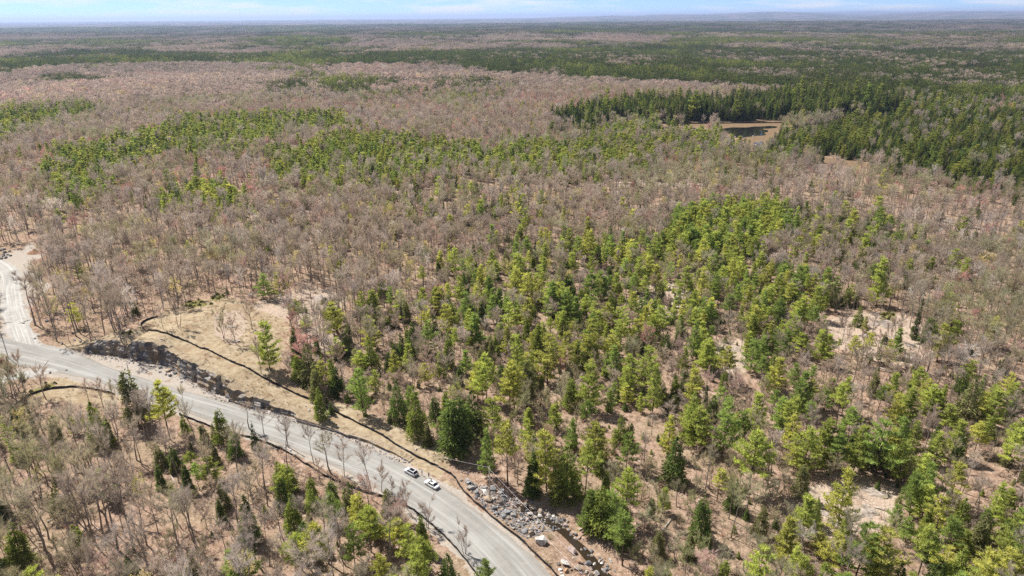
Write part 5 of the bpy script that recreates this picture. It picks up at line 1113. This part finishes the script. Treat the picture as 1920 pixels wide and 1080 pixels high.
D_NAVY = simple('dark_clothing', (.02, .02, .026), .9, var=.2); D_BLACK = simple('black_clothing', (.014, .014, .016), .9, var=.2); D_PALE = simple('pale_jacket', (.55, .52, .50), .85, var=.1)
person(791.5, 891, D_PALE, D_NAVY, 'person in pale top and dark trousers standing behind the silver hatchback', 2.4, simple('fair_hair', (.32, .24, .16), .8))
person(804.5, 896.5, D_BLACK, D_BLACK, 'person in black clothing standing at the front of the white sedan', .9, simple('dark_hair', (.02, .016, .014), .7))

# ------------------------------------------------------------------ undergrowth, too fine to count
bt = [bush(1000+i, h_, n_) for i, (h_, n_) in enumerate([(2.2, 110), (1.5, 90), (2.8, 130), (1.2, 80)])]
bms = [combine(T, K).mesh('bush', [M_BARK, M_TWIG], False, True) for T, K in bt]
x, y, z = fill(95, 430, 2.9, None); px, py, _ = project(x, y, z)
ok = ~look(GRASS, px, py, False).astype(bool) & ~look(GRAVEL, px, py, False).astype(bool) & ~look(HEAP, px, py, False).astype(bool) & (pl_dist(x, y, ROAD[::2])[0] > 8.5) & (pl_dist(x, y, SIDE)[0] > 6) & (pl_dist(x, y, DRIVE)[0] > 4) & (pl_dist(x, y, STREAM)[0] > 3.5) & (pl_dist(x, y, CUT)[0] > 4)
ok &= ~(look(ROCKM, px, py, False).astype(bool) & (rng.random(len(x)) < .8)) & ~(look(KEEP, px, py, False).astype(bool) & (rng.random(len(x)) < .85)) & (rng.random(len(x)) < .22+.95*sst(.35, .6, fbm(x/22, y/22, 81, 3)))
x, y, z = x[ok], y[ok], z[ok]; s = rng.uniform(.6, 1.25, len(x)); u = rng.random((len(x), 1))
tt = np.where(u < .45, [[.52, .41, .35]], np.where(u < .7, [[.56, .48, .44]], np.where(u < .88, [[.43, .40, .24]], [[.56, .34, .28]])))*rng.uniform(.8, 1.15, (len(x), 1))
instancer('undergrowth', bms, np.c_[x, y, z], rng.uniform(0, 6.28, len(x)), np.c_[s*1.25, s*1.25, s], rng.integers(0, 4, len(x)), tt, 'leafless brush covering the forest floor')
# low juniper and seedling mats
x, y, z = fill(95, 430, 7.5, None); px, py, _ = project(x, y, z)
ok = (pl_dist(x, y, ROAD[::2])[0] > 13) & (pl_dist(x, y, CUT)[0] > 8) & ~look(GRAVEL, px, py, False).astype(bool) & ~look(HEAP, px, py, False).astype(bool) & (pl_dist(x, y, STREAM)[0] > 4) & (fbm(x/30, y/30, 85, 2) > .5) & ((px > 520) | (rng.random(len(x)) < .2)) & ~(look(GRASS, px, py, False).astype(bool) & (rng.random(len(x)) < .8))
x, y, z = x[ok], y[ok], z[ok]; s = rng.uniform(.14, .36, len(x))
sm = [combine(T, K).mesh('seedling', [M_BARKP, M_NEEDLE], False, True) for T, K, h_ in SPEC['C'][0][:3]]
instancer('seedlings', sm, np.c_[x, y, z-.1], rng.uniform(0, 6.28, len(x)), np.c_[s*1.3, s*1.3, s], rng.integers(0, 3, len(x)), tint_of('C', rng, len(x))*1.15, 'low evergreen seedlings and juniper mats on the forest floor')

# dry tufts, low shrubs and loose stones on the open bank
x, y, z = fill(140, 330, 1.55, None); px, py, _ = project(x, y, z)
ok = look(GRASS, px, py, False).astype(bool) & (pl_dist(x, y, ROAD[::2])[0] > 7.5) & (pl_dist(x, y, CUT)[0] > 2.5) & (rng.random(len(x)) < .06+.75*sst(.46, .66, fbm(x/9, y/9, 87, 3)))
x, y, z = x[ok], y[ok], z[ok]; s = rng.uniform(.12, .42, len(x)); u = rng.random((len(x), 1))
tt = np.where(u < .5, [[.46, .36, .24]], np.where(u < .8, [[.33, .24, .16]], [[.30, .29, .14]]))*rng.uniform(.75, 1.1, (len(x), 1))
instancer('dry_grass', bms, np.c_[x, y, z], rng.uniform(0, 6.28, len(x)), np.c_[s*1.9, s*1.9, s], rng.integers(0, 4, len(x)), tt, 'dry grass tufts and low brush on the open roadside bank')
x, y, z = fill(120, 330, 1.9, None); px, py, _ = project(x, y, z); dr = pl_dist(x, y, ROAD[::2])[0]
ok = ((look(GRASS, px, py, False).astype(bool) & (rng.random(len(x)) < .10)) | ((dr > 6.0) & (dr < 13) & (rng.random(len(x)) < .22)) | (look(ROCKM, px, py, False).astype(bool) & (rng.random(len(x)) < .25))) & (dr > 6.0)
x, y, z = x[ok], y[ok], z[ok]; s = rng.lognormal(-1.35, .5, len(x)).clip(.1, .8)
instancer('loose_stones', BM[:6], np.c_[x, y, z+s*.1], rng.uniform(0, 6.28, len(x)), np.c_[s, s*.9, s*.7], rng.integers(0, 6, len(x)), np.array([TINT[c] for c in rng.choice(list('gpkbtw'), len(x))])*.95, 'loose stones scattered on the road verges and bank')
x, y, z = fill(140, 420, 1.7, None); px, py, _ = project(x, y, z)
ok = look(MOSS, px, py, False).astype(bool) & (rng.random(len(x)) < .5)
x, y, z = x[ok], y[ok], z[ok]; s = rng.uniform(.06, .14, len(x))
if len(x): instancer('juniper_mats', sm, np.c_[x, y, z-.15], rng.uniform(0, 6.28, len(x)), np.c_[s*3, s*3, s], rng.integers(0, 3, len(x)), np.repeat([[.22, .20, .085]], len(x), 0)*rng.uniform(.7, 1.2, (len(x), 1)), 'low olive juniper mats on the bare rock')

# ------------------------------------------------------------------ air
def haze():
    me = bpy.data.meshes.new('haze'); b = 72000.0; lo_, hi = -60.0, 300.0
    V = [(-b, -b, lo_), (b, -b, lo_), (b, b, lo_), (-b, b, lo_), (-b, -b, hi), (b, -b, hi), (b, b, hi), (-b, b, hi)]
    me.from_pydata(V, [], [(0, 3, 2, 1), (4, 5, 6, 7), (0, 1, 5, 4), (1, 2, 6, 5), (2, 3, 7, 6), (3, 0, 4, 7)])
    m, t, n, l, o = new_mat('haze_air'); v = node(t, 'ShaderNodeVolumePrincipled'); v.inputs['Color'].default_value = (.54, .67, 1.0, 1); v.inputs['Density'].default_value = HAZE_D; v.inputs['Anisotropy'].default_value = .3
    l.new(v.outputs[0], o.inputs['Volume']); me.materials.append(m); put('haze', me, None, 'thin pale haze over the whole landscape', None, None, 'stuff')
HAZE_D = 3.9e-5
haze()
assign_labels(TREE_ITEMS+BOULD_ITEMS+OUT_ITEMS+LOG_ITEMS)
